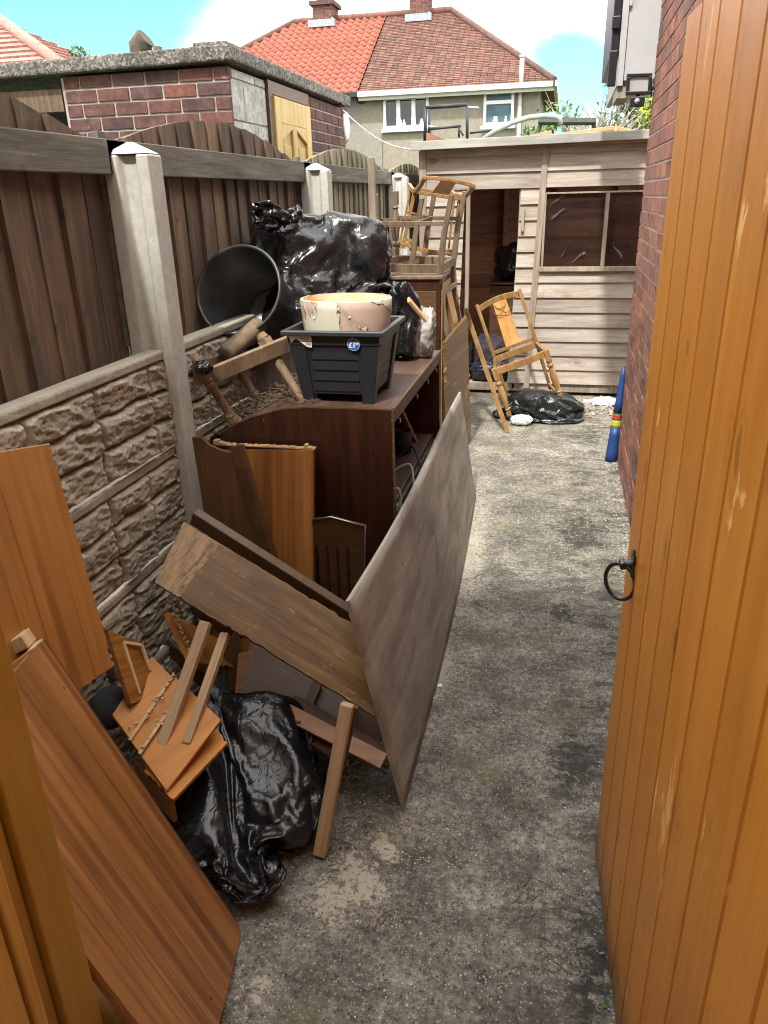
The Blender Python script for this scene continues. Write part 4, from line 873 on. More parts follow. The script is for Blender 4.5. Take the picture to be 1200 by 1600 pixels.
# ------------------------------------------------------------------ trees and bushes
def leaves(mb, c, rad, n_, size, rr, drop=0.0, clumps=14):
    cs = []
    for k in range(clumps):
        d = Vector((rr.gauss(0, 1), rr.gauss(0, 1), rr.gauss(0, 1))).normalized()*rr.uniform(.3, .95); cs.append(Vector((d.x*rad[0], d.y*rad[1], d.z*rad[2])))
    for _ in range(n_):
        q = rr.choice(cs)+Vector((rr.gauss(0, .2)*rad[0], rr.gauss(0, .2)*rad[1], rr.gauss(0, .17)*rad[2]))+Vector(c)
        a = Vector((rr.gauss(0, 1), rr.gauss(0, 1), rr.gauss(0, 1)-drop)).normalized(); b_ = a.orthogonal().normalized(); s_ = size*rr.uniform(.5, 1.4)
        mb.add([q-b_*s_*.35, q+a*s_, q+b_*s_*.35], [(0, 1, 2)])
def tree(name, lab, cat, c, rad, n_, size, m, seed, drop=0.0, clumps=14):
    rr = random.Random(seed); e = empty(name, (c[0], c[1], 0)); tag(e, lab, cat)
    mb = MB(); leaves(mb, c, rad, n_, size, rr, drop, clumps); mb.build('crown', m, e)
    mb = MB(); mb.tube([(c[0], c[1], 0), (c[0]+.1, c[1], c[2]*.6), (c[0], c[1]+.1, c[2]+rad[2]*.5)], [.14, .09, .02], 8)
    for k in range(7):
        a = rr.uniform(0, 6.28); h = c[2]+rad[2]*rr.uniform(-.5, .4); mb.tube([(c[0], c[1], h-.2), (c[0]+math.cos(a)*rad[0]*.7, c[1]+math.sin(a)*rad[1]*.7, h+.2)], [.04, .01], 6)
    mb.build('trunk', 'bark', e); return e
q = at(965, 130, 1, 14); tree('conifer_tree', 'dark evergreen tree top showing beside the house eaves', 'tree', (q.x+.6, 14, q.z-1.0), (1.0, 1.0, 1.5), 5000, .11, 'leaf_dark', 3, .6)
q = at(1003, 165, 1, 10.5); tree('golden_conifer', 'bright yellow green conifer below the floodlight', 'tree', (q.x+.22, 10.5, q.z-.25), (.34, .35, .55), 4200, .06, 'leaf_yellow', 4, .4, 20)
q = at(880, 185, 1, 19); tree('garden_bush', 'small mid green bush beyond the dark canopy edge', 'bush', (q.x, 19, q.z-.6), (1.0, .8, .75), 2500, .1, 'leaf_mid', 5)
rr = random.Random(8); e = empty('bare_shrub', (0, 12, 0)); q = at(945, 190, 1, 12); tag(e, 'bare twiggy shrub with grey branches behind the shed roof', 'shrub')
mb = MB(); mb2 = MB()
for k in range(300):
    b0 = Vector((q.x+rr.gauss(.05, .22), 12+rr.uniform(-.3, .3), q.z-.5+rr.uniform(-.2, .3))); a = rr.gauss(0, .9); L = rr.uniform(.35, .95); d = Vector((math.sin(a), rr.gauss(0, .3), abs(math.cos(a))*.9)).normalized()
    pts = [b0]; r0 = rr.uniform(.006, .014)
    for s_ in range(5): d = (d+Vector((rr.gauss(0, .28), rr.gauss(0, .2), rr.gauss(-.03, .2)))).normalized(); pts.append(pts[-1]+d*L/5)
    (mb if k % 4 else mb2).tube(pts, [r0, r0*.85, r0*.7, r0*.5, r0*.35, r0*.2], 4, False)
mb.build('branches', 'twig', e); mb2.build('shoots', 'twig_green', e)
mb = MB(); mb.tube([(q.x, 12, 0), (q.x, 12, q.z-.3)], [.08, .05], 8); mb.build('trunk', 'bark', e)
mb = MB(); rr = random.Random(6); q = at(122, 85, 1, 12); leaves(mb, (q.x, 12, q.z-.05), (.22, .2, .28), 260, .05, rr, 0, 9); mb.tube([(q.x, 12, q.z-1.5), (q.x, 12, q.z-.1)], [.03, .01], 6)
e = empty('sapling', (q.x, 12, 0)); tag(e, 'thin leafy sapling top above the outhouse roof at the left', 'tree'); mb.build('crown', 'leaf_mid', e); MB().tube([(q.x, 12, 0), (q.x+.02, 12, q.z-.1)], [.04, .01], 6).build('trunk', 'bark', e)

# ================================================================== GATE
GA = Vector((.197, 1.55, 0)); GB = Vector((.285, .10, 0)); gd = (GB-GA).normalized(); gn = Vector((-gd.y*-1, 0, 0)); gn = Vector((gd.y, -gd.x, 0)); gn = gn if gn.x < 0 else -gn
gate = empty('wooden_gate', GB); tag(gate, 'tall golden brown boarded gate swung open against the house wall on the right', 'gate')
F = frame3(GA, gd, (0, 0, 1)); zdir = Vector((F[0][2], F[1][2], F[2][2])); sgn = 1 if zdir.x < 0 else -1
mb = MB(); x = 0; w = .122; i = 0; L = (GB-GA).length; rr = random.Random(3)
while x < L-.02:
    x2 = min(x+w, L); bz = .024+rr.uniform(-.004, .004); T = .02; ch = .0055
    prof = [(x+.001, T-ch), (x+ch, T), (x2-ch, T), (x2-.001, T-ch), (x2-.001, 0), (x+.001, 0)] if i % 1 == 0 else None
    mb.prism([(a, b_*sgn) for a, b_ in prof], (0, 0, 0), (1, 0, 0), (0, 0, 1), (0, 1, 0)) if False else mb.prism([(a, b_*sgn) for a, b_ in prof], (0, bz, 0), (1, 0, 0), (0, 0, 1), (0, 1.862-bz, 0))
    x += w; i += 1
# material wants grain along local Y here
M['gate_y'] = wood('golden brown stained gate board', [(.40, .145, .010), (.50, .19, .016), (.58, .24, .028)], 'Y', 2.0, 12, .42, .3, wear=.63, wearcol=(.70, .40, .13), dirt=.66, dirtcol=(.20, .085, .02), island_var=.06, knots=13.0, low=1)
mb.build('boards', 'gate_y', gate, F)
mb = MB(); 
for z0 in (.12, .85, 1.66): mb.box(.01, L, z0, z0+.10, min(-.001*sgn, -.032*sgn), max(-.001*sgn, -.032*sgn))
mb.build('ledges', 'gate_y', gate, F, .003)
# ring handle
hx, hz = .088, .892
HP = F @ Vector((hx, hz, .02*sgn)); nx = Vector(gn)
hd = empty('handle', HP); hd.matrix_basis = WM[gate.name].inverted() @ WM[hd.name]; hd.parent = gate
mb = MB(); pr = [(.0, .034), (.007, .022), (.016, .028), (.019, .014), (.012, .006), (.017, -.004), (.014, -.018), (.006, -.02), (0, -.03)]; pr = pr+[(-a, b_) for a, b_ in pr[-2:0:-1]]
mb.prism(pr, HP, gd, (0, 0, 1), nx*.005); mb.tube([HP, HP+nx*.022], [.011, .008], 10); mb.tube([HP+nx*.022-gd*.012, HP+nx*.022+gd*.012], .008, 10); mb.build('plate', 'iron', hd, None, .0015)
cR = HP+nx*.024-Vector((0, 0, .040)); rad_ = .040; fwd = (-gd*.62+nx*.78).normalized(); mb = MB()
mb.tube([cR+fwd*math.cos(a)*rad_*.85+Vector((0, 0, 1))*math.sin(a)*rad_ for a in [2*math.pi*k/40 for k in range(41)]], .0042, 10, False); mb.build('ring', 'iron', hd)
# left gate post and the leaf folded toward the camera
px_ = -.69; y1_ = at(107, 1600, 0, px_).y; y2_ = at(140, 1600, 0, px_).y
gp = MB().box(px_-.10, px_, y1_, y2_+.03, 0, 2.0); tag(gp.build('gate_post', 'gate_post', None, None, .003), 'ochre painted square gate post at the bottom left corner', 'gate post')
y0_ = at(72, 1600, 0, px_+.004).y
le = empty('ochre_fence', (px_, y0_, 0)); tag(le, 'ochre boarded fence with sunlight in its colour left of the gate post in the corner', 'fence')
MB().box(px_-.10, px_-.012, y0_-.0, y1_-.004, 0, 2.0).build('stile', 'gate_post', le, bevel=.003)
y3 = at(54, 1600, 0, px_+.012).y
mb = MB(); yy = y3
MB().box(px_-.05, px_+.014, y3+.003, y0_-.003, 0, 1.12).build('cover_strip', 'ochre', le, bevel=.003)
for k in range(5): mb.box(px_-.03, px_+.010, yy-.095, yy-.003, 0, 1.1); yy -= .098
mb.build('boards', 'ochre', le, None, .003)

# ================================================================== RUBBISH HEAP
# ---- grey plywood sheet leaning on the sideboard
P0 = at(633, 1262, 2, 0); P1 = Vector((-.395, 4.02, 0)); TA = at(540, 938, 1, 1.60)
lean = Vector((TA.x-P0.x, TA.y-P0.y, TA.z)); TA = P0+lean
e1 = (P1-P0); nu, nv = 60, 16; mb = MB(); vs = []
TB = at(721, 612, 1, 4.03); l2 = TB-P1
for side in (0, 1):
    for j in range(nv+1):
        for i in range(nu+1):
            u, v_ = i/nu, j/nv; p = P0+e1*u+(lean.lerp(l2, u))*v_
            bow = .020*math.sin(math.pi*u)+.012*math.sin(u*5+1)*v_; p = p+Vector((bow, 0, 0))+(Vector((-.011, 0, -.003)) if side else Vector((0, 0, 0)))
            vs.append(p)
k = nu+1; n0 = k*(nv+1); fs = [(j*k+i, j*k+i+1, (j+1)*k+i+1, (j+1)*k+i) for j in range(nv) for i in range(nu)]; fs += [tuple(n0+q_ for q_ in f)[::-1] for f in fs]
sm = len(fs)
for i in range(nu): fs += [(i+1, i, n0+i, n0+i+1), (nv*k+i, nv*k+i+1, n0+nv*k+i+1, n0+nv*k+i)]
for j in range(nv): fs += [(j*k, (j+1)*k, n0+(j+1)*k, n0+j*k), ((j+1)*k+nu, j*k+nu, n0+j*k+nu, n0+(j+1)*k+nu)]
PF = frame3(P0, e1, lean); PI = PF.inverted()
mb.add([PI @ p for p in vs], fs, True)
for i in range(sm, len(fs)): mb.sm[i] = False
tag(mb.build('plywood_sheet', 'ply', None, PF), 'long grey weathered plywood sheet leaning along the path edge', 'plywood sheet')

# ---- sideboard / desk
DX1, DY0, DY1, DZ = -.507, 2.32, 3.36, .962
desk = empty('sideboard', (-.8, DY0, 0)); tag(desk, 'dark mahogany sideboard with open shelves under the planter box', 'sideboard')
def side_poly():
    pts = [(0, 0), (0, DZ)]; 
    for px, py in ((480, 634), (440, 640), (395, 652), (365, 665), (345, 678)):
        p = at(px, py, 1, DY0); pts.append((p.x-DX1, min(p.z, DZ)))
    q = pts[-1]; pts += [(q[0]-.03, q[1]-.06), (q[0]-.035, 0)]
    return pts
SP = side_poly()
ff = frame3((DX1, DY0, 0), (1, 0, 0), (0, 0, 1))
def sidepanel(y, nm, m='mahog', t_=.018): return MB().prism(SP, (DX1, y, 0), (1, 0, 0), (0, 0, 1), (0, t_, 0)).build(nm, m, desk, None, .002)
sidepanel(DY0, 'side_panel'); sidepanel(DY1-.018, 'side_panel')
# pale edging round the near panel
mb = MB(); pts = [Vector((DX1+a, DY0-.0, b_)) for a, b_ in SP[1:-2]]
for a, b_ in zip(pts[:-1], pts[1:]): mb.bar(a+Vector((0, .009, .0025)), b_+Vector((0, .009, .0025)), .021, .005)
mb.bar((DX1+.002, DY0+.009, 0), (DX1+.002, DY0+.009, DZ), .005, .021, (0, 1, 0)); mb.build('edging', 'walnut', desk)
mb = MB()
sp = SP[1:-2]
for a, b_ in zip(sp[:-1], sp[1:]): mb.para((DX1+a[0], DY0+.019, a[1]-.018), (b_[0]-a[0], 0, b_[1]-a[1]), (0, DY1-DY0-.038, 0), (0, 0, .018))
mb.build('top', 'mahog_top', desk)
mb = MB(); mb.box(DX1-.002, DX1+.006, DY0+.02, DY1-.001, DZ-.020, DZ+.004); mb.box(DX1-.03, DX1-.002, DY0+.019, DY1-.019, DZ-.055, DZ-.020); mb.build('front_rail', 'walnut', desk, None, .002)
for y in (2.42, 2.75, 3.0, 3.22): MB().box(DX1-.02, DX1+.006, y, y+.022, DZ-.070, DZ-.054).build('catch', 'iron', desk)
MB().box(DX1-.64, DX1-.03, DY0+.019, DY1-.019, .56, .578).build('shelf', 'mahog_top', desk, bevel=.002)
MB().box(DX1-.64, DX1-.02, DY0+.019, DY1-.019, .12, .138).build('shelf', 'mahog_top', desk, bevel=.002)
MB().box(DX1-.655, DX1-.642, DY0+.019, DY1-.019, .02, .84).build('back_panel', 'mahog', desk)
MB().box(DX1-.04, DX1-.02, DY0+.019, DY1-.019, .50, .555).build('shelf_rail', 'walnut', desk, bevel=.002)
# contents
mb = MB().lathe([(0, 0), (.035, 0), (.04, .10), (.037, .10), (.033, .01), (0, .01)], (-.62, 3.05, .579), (0, 0, 1), 20); tag(mb.build('beaker', 'charcoal'), 'grey cup on the sideboard shelf', 'cup')
mb = MB(); mb.bar((-.60, 3.22, .578), (-.66, 3.10, .80), .03, .012); tag(mb.build('timber_strip', 'batten', None, None, .001), 'short wooden slat standing inside the sideboard', 'slat')
def cable(pts, r, m, lab):
    P_ = [Vector(p) for p in pts]; out = []
    for i in range(len(P_)-1):
        a, b_, c_, d_ = P_[max(i-1, 0)], P_[i], P_[i+1], P_[min(i+2, len(P_)-1)]
        for s_ in range(8):
            u = s_/8; out.append(.5*((2*b_)+(c_-a)*u+(2*a-5*b_+4*c_-d_)*u*u+(3*b_-a-3*c_+d_)*u**3))
    out.append(P_[-1]); tag(MB().tube(out, r, 7).build('cable', m), lab, 'cable', 'cables hanging in the sideboard')
cable([(-.60, 2.75, .60), (-.54, 2.78, .62), (-.512, 2.72, .57), (-.508, 2.68, .50), (-.52, 2.66, .42)], .005, 'cable_w', 'pale cable drooping over the upper shelf edge')
cable([(-.62, 2.95, .59), (-.56, 2.95, .64), (-.515, 2.86, .60), (-.505, 2.80, .52), (-.50, 2.78, .48)], .006, 'charcoal', 'dark cable looping over the upper shelf edge')
cable([(-.58, 2.45, .60), (-.52, 2.46, .64), (-.505, 2.44, .56), (-.50, 2.42, .46), (-.505, 2.42, .40)], .0045, 'cable_w', 'whitish cable nearest the sideboard corner')
cable([(-.56, 2.44, .56), (-.512, 2.40, .60), (-.503, 2.39, .52), (-.503, 2.40, .44)], .0045, 'cable_g', 'yellowish cable nearest the sideboard corner')
# soil and dry roots at the back of the sideboard top
mb = MB(); rr = random.Random(12)
nu = 50; vs = []
for j in range(21):
    for i in range(nu+1):
        u, v_ = i/nu, j/20; x = -1.16+.42*u; y = 2.36+.5*v_
        zb_ = .84 if x < -1.1 else (.84+(x+1.1)/.3*.12 if x < -.8 else .96)
        h = .045*math.sin(math.pi*u)*math.sin(math.pi*v_)**.5+.02*noise.noise(Vector((x*12, y*12, 0)))+.008*noise.noise(Vector((x*40, y*40, 0)))
        vs.append((x, y, zb_-.004+max(-.004, h)))
k = nu+1; mb.add(vs, [(j*k+i, j*k+i+1, (j+1)*k+i+1, (j+1)*k+i) for j in range(20) for i in range(nu)], True)
tag(mb.build('loose_soil', 'soil'), 'dry soil spilled on the back of the sideboard top', 'soil', kind='stuff')
mb = MB()
for k in range(420):
    x, y = rr.uniform(-1.13, -.78), rr.uniform(2.36, 2.72); z = .90+(.07 if x > -.95 else .0)+rr.uniform(-.02, .035); a = rr.uniform(0, 6.28); d = Vector((math.cos(a), math.sin(a), rr.uniform(-.3, .3))); p = Vector((x, y, z)); pts = [p]
    for s_ in range(4): d = (d+Vector((rr.gauss(0, .4), rr.gauss(0, .4), rr.gauss(0, .3)))).normalized(); pts.append(pts[-1]+d*rr.uniform(.01, .025))
    mb.tube(pts, .0011, 4, False)
tag(mb.build('dry_roots', 'straw'), 'tangle of dry straw coloured roots on the sideboard top', 'roots', kind='stuff')

# ---- planter box with price sticker
TZ = DZ+.001
Fb = [at(480, 630, 2, TZ), at(588, 636, 2, TZ)]
pl0 = Vector((-.828, 2.395, TZ)); sd = Vector((1, -.01, 0)).normalized(); dp = Vector((.03, 1, 0)).normalized(); PW_, PD_, PH_ = .245, .26, .245
PFm = frame3(pl0, sd, dp); planter = empty('planter_box', frame=PFm); tag(planter, 'charcoal plastic planter box with a blue price sticker on the sideboard', 'planter')
fl_ = .036   # flare of each side at the rim
def ring(z, g_, r_=0): return [(-g_, -g_, z), (PW_+g_, -g_, z), (PW_+g_, PD_+g_, z), (-g_, PD_+g_, z)]
def loft(mb, rings, close=True):
    vs = [p for r_ in rings for p in r_]; nn = len(rings[0]); fs = []
    for i in range(len(rings)-1):
        for k in range(nn): fs.append((i*nn+k, i*nn+(k+1) % nn, (i+1)*nn+(k+1) % nn, (i+1)*nn+k))
    mb.add(vs, fs)
gz = lambda z: fl_*(z/PH_)
mb = MB(); loft(mb, [ring(.03, gz(.03)-.008), ring(PH_*.80, gz(PH_*.80)-.008), ring(PH_*.80+.001, gz(PH_*.8)), ring(PH_-.015, gz(PH_-.015))])
loft(mb, [ring(PH_-.015, gz(PH_)-.006), ring(.035, gz(.03)-.013)][::1]); mb.add(ring(.035, gz(.03)-.009), [(0, 1, 2, 3)])
mb.add(ring(.031, gz(.03)-.009), [(3, 2, 1, 0)])
# slat steps on each wall
for k in range(4):
    z0, z1 = .04+k*.036, .04+k*.036+.031
    for (o_, a_, nrm_) in (((0, 0), (1, 0), (0, -1)), ((PW_, 0), (0, 1), (1, 0))):
        Ls = PW_ if a_[0] else PD_; m0 = .045; g0, g1 = gz(z0)-.008, gz(z1)-.008
        q = lambda t_, z_, g_, off: (o_[0]+a_[0]*t_+nrm_[0]*(g_+off), o_[1]+a_[1]*t_+nrm_[1]*(g_+off), z_)
        mb.add([q(m0, z0, g0, .0035), q(Ls-m0, z0, g0, .0035), q(Ls-m0, z1, g1, .001), q(m0, z1, g1, .001), q(m0, z0, g0, -.002), q(Ls-m0, z0, g0, -.002)], [(0, 1, 2, 3), (4, 5, 1, 0)])
mb.build('body', 'planter', planter, PFm, .0015)
for cx_, cy_ in ((0, 0), (PW_, 0), (PW_, PD_), (0, PD_)):
    sx_, sy_ = (-1 if cx_ == 0 else 1), (-1 if cy_ == 0 else 1); mb = MB(); rs = []
    for z in (0, PH_*.8-.002):
        g_ = gz(z); wd = .040+.018*(z/PH_); x0, x1 = sorted((cx_+sx_*g_, cx_+sx_*g_-sx_*wd)); y0, y1 = sorted((cy_+sy_*g_, cy_+sy_*g_-sy_*wd)); rs.append([(x0, y0, z), (x1, y0, z), (x1, y1, z), (x0, y1, z)])
    loft(mb, rs); mb.add(rs[0], [(3, 2, 1, 0)]); mb.add(rs[1], [(0, 1, 2, 3)]); mb.build('leg', 'planter', planter, PFm, .003)
mb = MB(); g_ = fl_; o_, i_ = .012, -.004
loft(mb, [ring(PH_-.018, g_-.002), ring(PH_-.016, g_+o_), ring(PH_-.003, g_+o_+.001), ring(PH_, g_+o_-.003), ring(PH_, g_+i_), ring(PH_-.02, g_+i_-.002)]); mb.build('rim', 'planter_in', planter, PFm, .002)
# sticker with the price
tilt = fl_/PH_; sx0, sz0 = .192, PH_-.043
stf = PFm @ frame3((sx0, -gz(sz0)-.0015, sz0), (1, 0, 0), (0, -tilt, 1))
mb = MB().lathe([(0, .0006), (.0195, .0006), (.0195, 0)], (0, 0, 0), (0, 0, 1), 32, False); st = mb.build('price_sticker', 'sticker', planter, stf)
mb = MB().lathe([(.0196, .0009), (.0205, .0009), (.0205, 0)], (0, 0, 0), (0, 0, 1), 32, False); mb.build('sticker_edge', 'ink_white', st, stf)
def text(body, size, loc, m, parent, F, bold=.0):
    cu = bpy.data.curves.new('txt', 'FONT'); cu.body = body; cu.size = size; cu.offset = bold; cu.extrude = .0002; cu.align_x = 'CENTER'; cu.align_y = 'CENTER'
    to = bpy.data.objects.new('txt', cu); C.objects.link(to); dg = bpy.context.evaluated_depsgraph_get(); me = bpy.data.meshes.new_from_object(to.evaluated_get(dg)); bpy.data.objects.remove(to)
    me.name = 'lettering'; me.materials.clear(); me.materials.append(M[m]); o = bpy.data.objects.new('lettering', me); C.objects.link(o); FW = F @ Matrix.Translation(loc)
    o.matrix_basis = WM[parent.name].inverted() @ FW; o.parent = parent; return o
text('£1', .024, (-.0045, -.003, .0012), 'ink_white', st, stf, .0008); text('99', .0125, (.0115, .0015, .0012), 'ink_white', st, stf, .0004)
MB().box(-.011, .011, .0088, .0125, .0007, .0011).build('sticker_band', 'red', st, stf)
# torn white label
lf = PFm @ frame3((.0, -gz(PH_-.03)-.0018, PH_-.022), (1, 0, 0), (0, -tilt, 1)); lf2 = lf
mb = MB().prism([(-.026, .003), (.052, .003), (.050, -.034), (.034, -.032), (.006, -.010), (-.002, -.004), (-.012, -.014), (-.020, -.018)], (0, 0, 0), (1, 0, 0), (0, 1, 0), (0, 0, .0008)); lb = mb.build('torn_label', 'ink_white', planter, lf)
mb = MB()
for k in range(11): mb.box(.022+k*.0024, .022+k*.0024+(.0013 if k % 3 else .0008), -.0265 if k > 3 else -.016, -.012, .001, .0012)
for k in range(4): mb.box(.004+k*.003, .044, -.001-k*.0026, -.0002-k*.0026, .001, .0012)
mb.build('print', 'ink_black', lb, lf)

# ---- flaking pot standing in the planter
pc = (pl0.x+PW_*.5+.005, 2.395+PD_*.5+.0, 0); rp = .156
pot = empty('flaking_pot', (pc[0], pc[1], 1.0)); tag(pot, 'round pink pot with flaking white paint sitting inside the planter box', 'pot')
zt, zbt = 1.292, 1.02; mb = MB()
rr = random.Random(3); seg = 90; prof = [(rp-.045, zbt), (rp-.008, zt-.10), (rp-.002, zt-.03), (rp, zt-.003), (rp-.003, zt), (rp-.010, zt)]
vs = []
for r_, z in prof:
    for k in range(seg):
        a = 2*math.pi*k/seg; rr_2 = r_*(1+.004*noise.noise(Vector((math.cos(a)*3, math.sin(a)*3, z*8)))); vs.append((pc[0]+rr_2*math.cos(a), pc[1]+rr_2*math.sin(a)*.86, z+.002*noise.noise(Vector((math.cos(a)*5, math.sin(a)*5, 0)))))
mb.add(vs, [(i*seg+k, i*seg+(k+1) % seg, (i+1)*seg+(k+1) % seg, (i+1)*seg+k) for i in range(len(prof)-1) for k in range(seg)], True); mb.build('wall', 'pot', pot)
mb = MB(); prof = [(rp-.0105, zt-.0005), (rp-.014, zt-.05), (rp-.03, zt-.16), (.0, zt-.17)]; vs = []
for r_, z in prof:
    for k in range(seg): a = 2*math.pi*k/seg; vs.append((pc[0]+r_*math.cos(a), pc[1]+r_*math.sin(a)*.86, z))
mb.add(vs, [(i*seg+(k+1) % seg, i*seg+k, (i+1)*seg+k, (i+1)*seg+(k+1) % seg) for i in range(len(prof)-1) for k in range(seg)], True); mb.build('inside', 'pot_in', pot)
for k in range(2):   # curling paint flakes
    a = rr.uniform(3.6, 5.9); z = rr.uniform(zt-.08, zt-.02); s_ = rr.uniform(.006, .012); er_ = Vector((math.cos(a), math.sin(a)*.86, 0)); et = Vector((-math.sin(a), math.cos(a)*.86, 0)); p = Vector((pc[0], pc[1], z))+er_*(rp-.004)
    MB().add([p, p+et*s_, p+et*s_*.8+er_*.004-Vector((0, 0, s_)), p+er_*.003-Vector((0, 0, s_*.7))], [(0, 1, 2, 3), (3, 2, 1, 0)]).build('paint_flake', 'flake', pot)

# ---- bucket lying on its side
bo = at(371, 453, 1, 2.62); bd = Vector((.06, .88, -.40)).normalized()
bk = empty('black_bucket', bo); tag(bk, 'big black plastic bucket lying on its side with its mouth to the camera', 'bucket')
BR_ = .152
mb = MB().lathe([(.118, .28), (.158, .012), (.166, .012), (.167, .006), (.165, 0), (.159, 0), (.154, .008), (.114, .275), (0, .275)], bo, bd, 56)
BF = Matrix.Identity(4); mb.build('shell', 'bucket_in', bk)
MB().lathe([(0, .281), (.118, .281)], bo, bd, 40).build('base', 'black_plastic', bk)
MB().lathe([(.085, .2745), (.087, .268), (.080, .268), (.078, .2745)], bo, bd, 40).build('base_ring', 'planter_in', bk)

# ---- black sacks on the sideboard
def wz(h):
    return None
s1 = sack((-1.045, 3.14, 1.26), (.235, .22, .28), 2, 3.0, floor=DZ+.002, knot=(-.5, -.35, .8), shrink=-.42, bend=.004, lift=1.10); 
tag(s1, 'big shiny black rubbish sack with a knotted top behind the bucket', 'bag', 'black rubbish sacks')
kp = at(420, 338, 1, 2.98)
mb = MB(); rr = random.Random(9)
def ear(base, tip, w, seed_):
    base, tip = Vector(base), Vector(tip); nn = 14; d = tip-base; sdv = d.cross(Vector((0, 1, 0))).normalized(); vs = []
    for i in range(nn+1):
        u = i/nn; ww = w*(.25+.9*math.sin(math.pi*min(1, u*.8+.1)))
        for j in range(9):
            v_ = j/8-.5; p = base+d*u+sdv*ww*v_+Vector((0, .022*noise.noise(Vector((u*4, v_*5, seed_)))*2, .012*noise.noise(Vector((u*6, v_*7, seed_+3)))))
            vs.append(p)
    mb.add(vs, [(i*9+j, i*9+j+1, (i+1)*9+j+1, (i+1)*9+j) for i in range(nn) for j in range(8)], True)
ear(at(452, 345, 1, 2.92), at(396, 325, 1, 2.86), .07, 1.0); ear(at(440, 350, 1, 2.92), at(470, 326, 1, 2.98), .05, 4.0); ear(at(440, 350, 1, 2.92), at(400, 350, 1, 2.84), .045, 7.0)
kk = mb.build('knot', 'bag', s1); kk.modifiers.new('thick', 'SOLIDIFY').thickness = .002
s2 = sack((-.83, 3.12, 1.125), (.15, .17, .185), 14, 2.6, floor=DZ+.002, shrink=-.32); tag(s2, 'black rubbish sack right of the knotted one behind the planter', 'bag', 'black rubbish sacks')
s3 = sack((-.655, 3.16, 1.09), (.06, .07, .13), 16, 2.2, 5, floor=DZ+.002, shrink=-.4); tag(s3, 'small crumpled black bag peeking over the planter rim', 'bag', 'black rubbish sacks')
s4 = crumple('crumpled_packaging', 'cardboard', (-.565, 3.22, 1.05), (.052, .06, .10), 18, (.2, 0, 1), 1.8, 3.4, 5, flat=DZ+.003); tag(s4, 'grey white crumpled packaging on the far corner of the sideboard', 'packaging')
a = at(638, 468, 1, 3.0); b_ = at(665, 500, 1, 3.05); mb = MB().bar(a, b_, .012, .035, (0, 1, 0)); tag(mb.build('wood_offcut', 'pine_light', None, None, .002), 'pale flat wood offcut sticking up behind the planter', 'offcut')

# ---- small table frame with turned legs behind the sideboard
tf = empty('table_frame', (-1.0, 2.5, .9)); tag(tf, 'broken table frame with turned legs leaning under the bucket', 'table frame')
LEGP = [(.026, 0), (.028, .02), (.021, .05), (.024, .055), (.017, .07), (.018, .2), (.022, .30), (.0245, .312), (.018, .322), (.0255, .332), (.0255, .345), (.020, .352)]
def leg(top, foot, block=.055):
    top, foot = Vector(top), Vector(foot); d = top-foot; L = d.length; k = L/.46
    mb = MB(); mb.lathe([(r_*.80, h*k) for r_, h in LEGP], foot, d, 18); dn = d.normalized(); mb.bar(foot+dn*.352*k, top-dn*.02, .036, .036); mb.lathe([(.022, L-.02), (.016, L)], foot, d, 12); mb.lathe([(0, -.001), (.026, 0)], foot, d, 18)
    return mb.build('leg', 'turned', tf, None, .004)
f1 = at(480, 636, 1, 2.40); t1 = at(407, 522, 1, 2.46); leg(t1, f1)
f2 = at(366, 658, 1, 2.34); t2 = at(308, 568, 1, 2.24); leg(t2, f2)
f3 = at(398, 618, 1, 2.62); t3 = at(365, 560, 1, 2.62); leg(t3, f3)
a = at(322, 590, 1, 2.26); b_ = at(462, 532, 1, 2.47); MB().bar(a, b_, .02, .052, (0, -.2, 1)).build('rail', 'turned', tf, None, .002)
a = at(305, 575, 1, 2.26); b_ = at(365, 562, 1, 2.62); MB().bar(a, b_, .02, .05, (0, 0, 1)).build('rail', 'turned', tf, None, .002)
tag(MB().para(at(395, 640, 1, 2.80), at(470, 600, 1, 2.80)-at(395, 640, 1, 2.80), at(385, 555, 1, 2.84)-at(395, 640, 1, 2.80), (0, .012, 0)).build('weathered_board', 'shed_v', None, None, .002), 'grey weathered board standing behind the turned table legs', 'board')
tag(MB().para(at(478, 598, 1, 2.90), at(500, 592, 1, 2.90)-at(478, 598, 1, 2.90)+Vector((.03, 0, 0)), (0, 0, .24), (0, .012, 0)).build('grey_board', 'ply', None, None, .002), 'small grey board upright left of the planter', 'board')
mb = MB(); mb.lathe([(0, 0), (.028, 0), (.032, .02), (.032, .20), (.030, .205), (.024, .205), (.026, .02)], at(355, 600, 0, -1.12)+Vector((0, 0, .10)), (.25, .65, .28), 18); tag(mb.build('rolled_tube', 'chair_dull'), 'dusty brown tube lying on the gravel board under the bucket', 'tube')
mb = MB(); c_ = at(325, 572, 1, 2.25); tag(crumple('plastic_scrap', 'bag', (c_.x, c_.y-.03, c_.z), (.028, .022, .02), 21, (0, 0, 1), 2.2, 2.0, 4), 'small scrunched black plastic scrap on the turned table leg', 'plastic scrap')

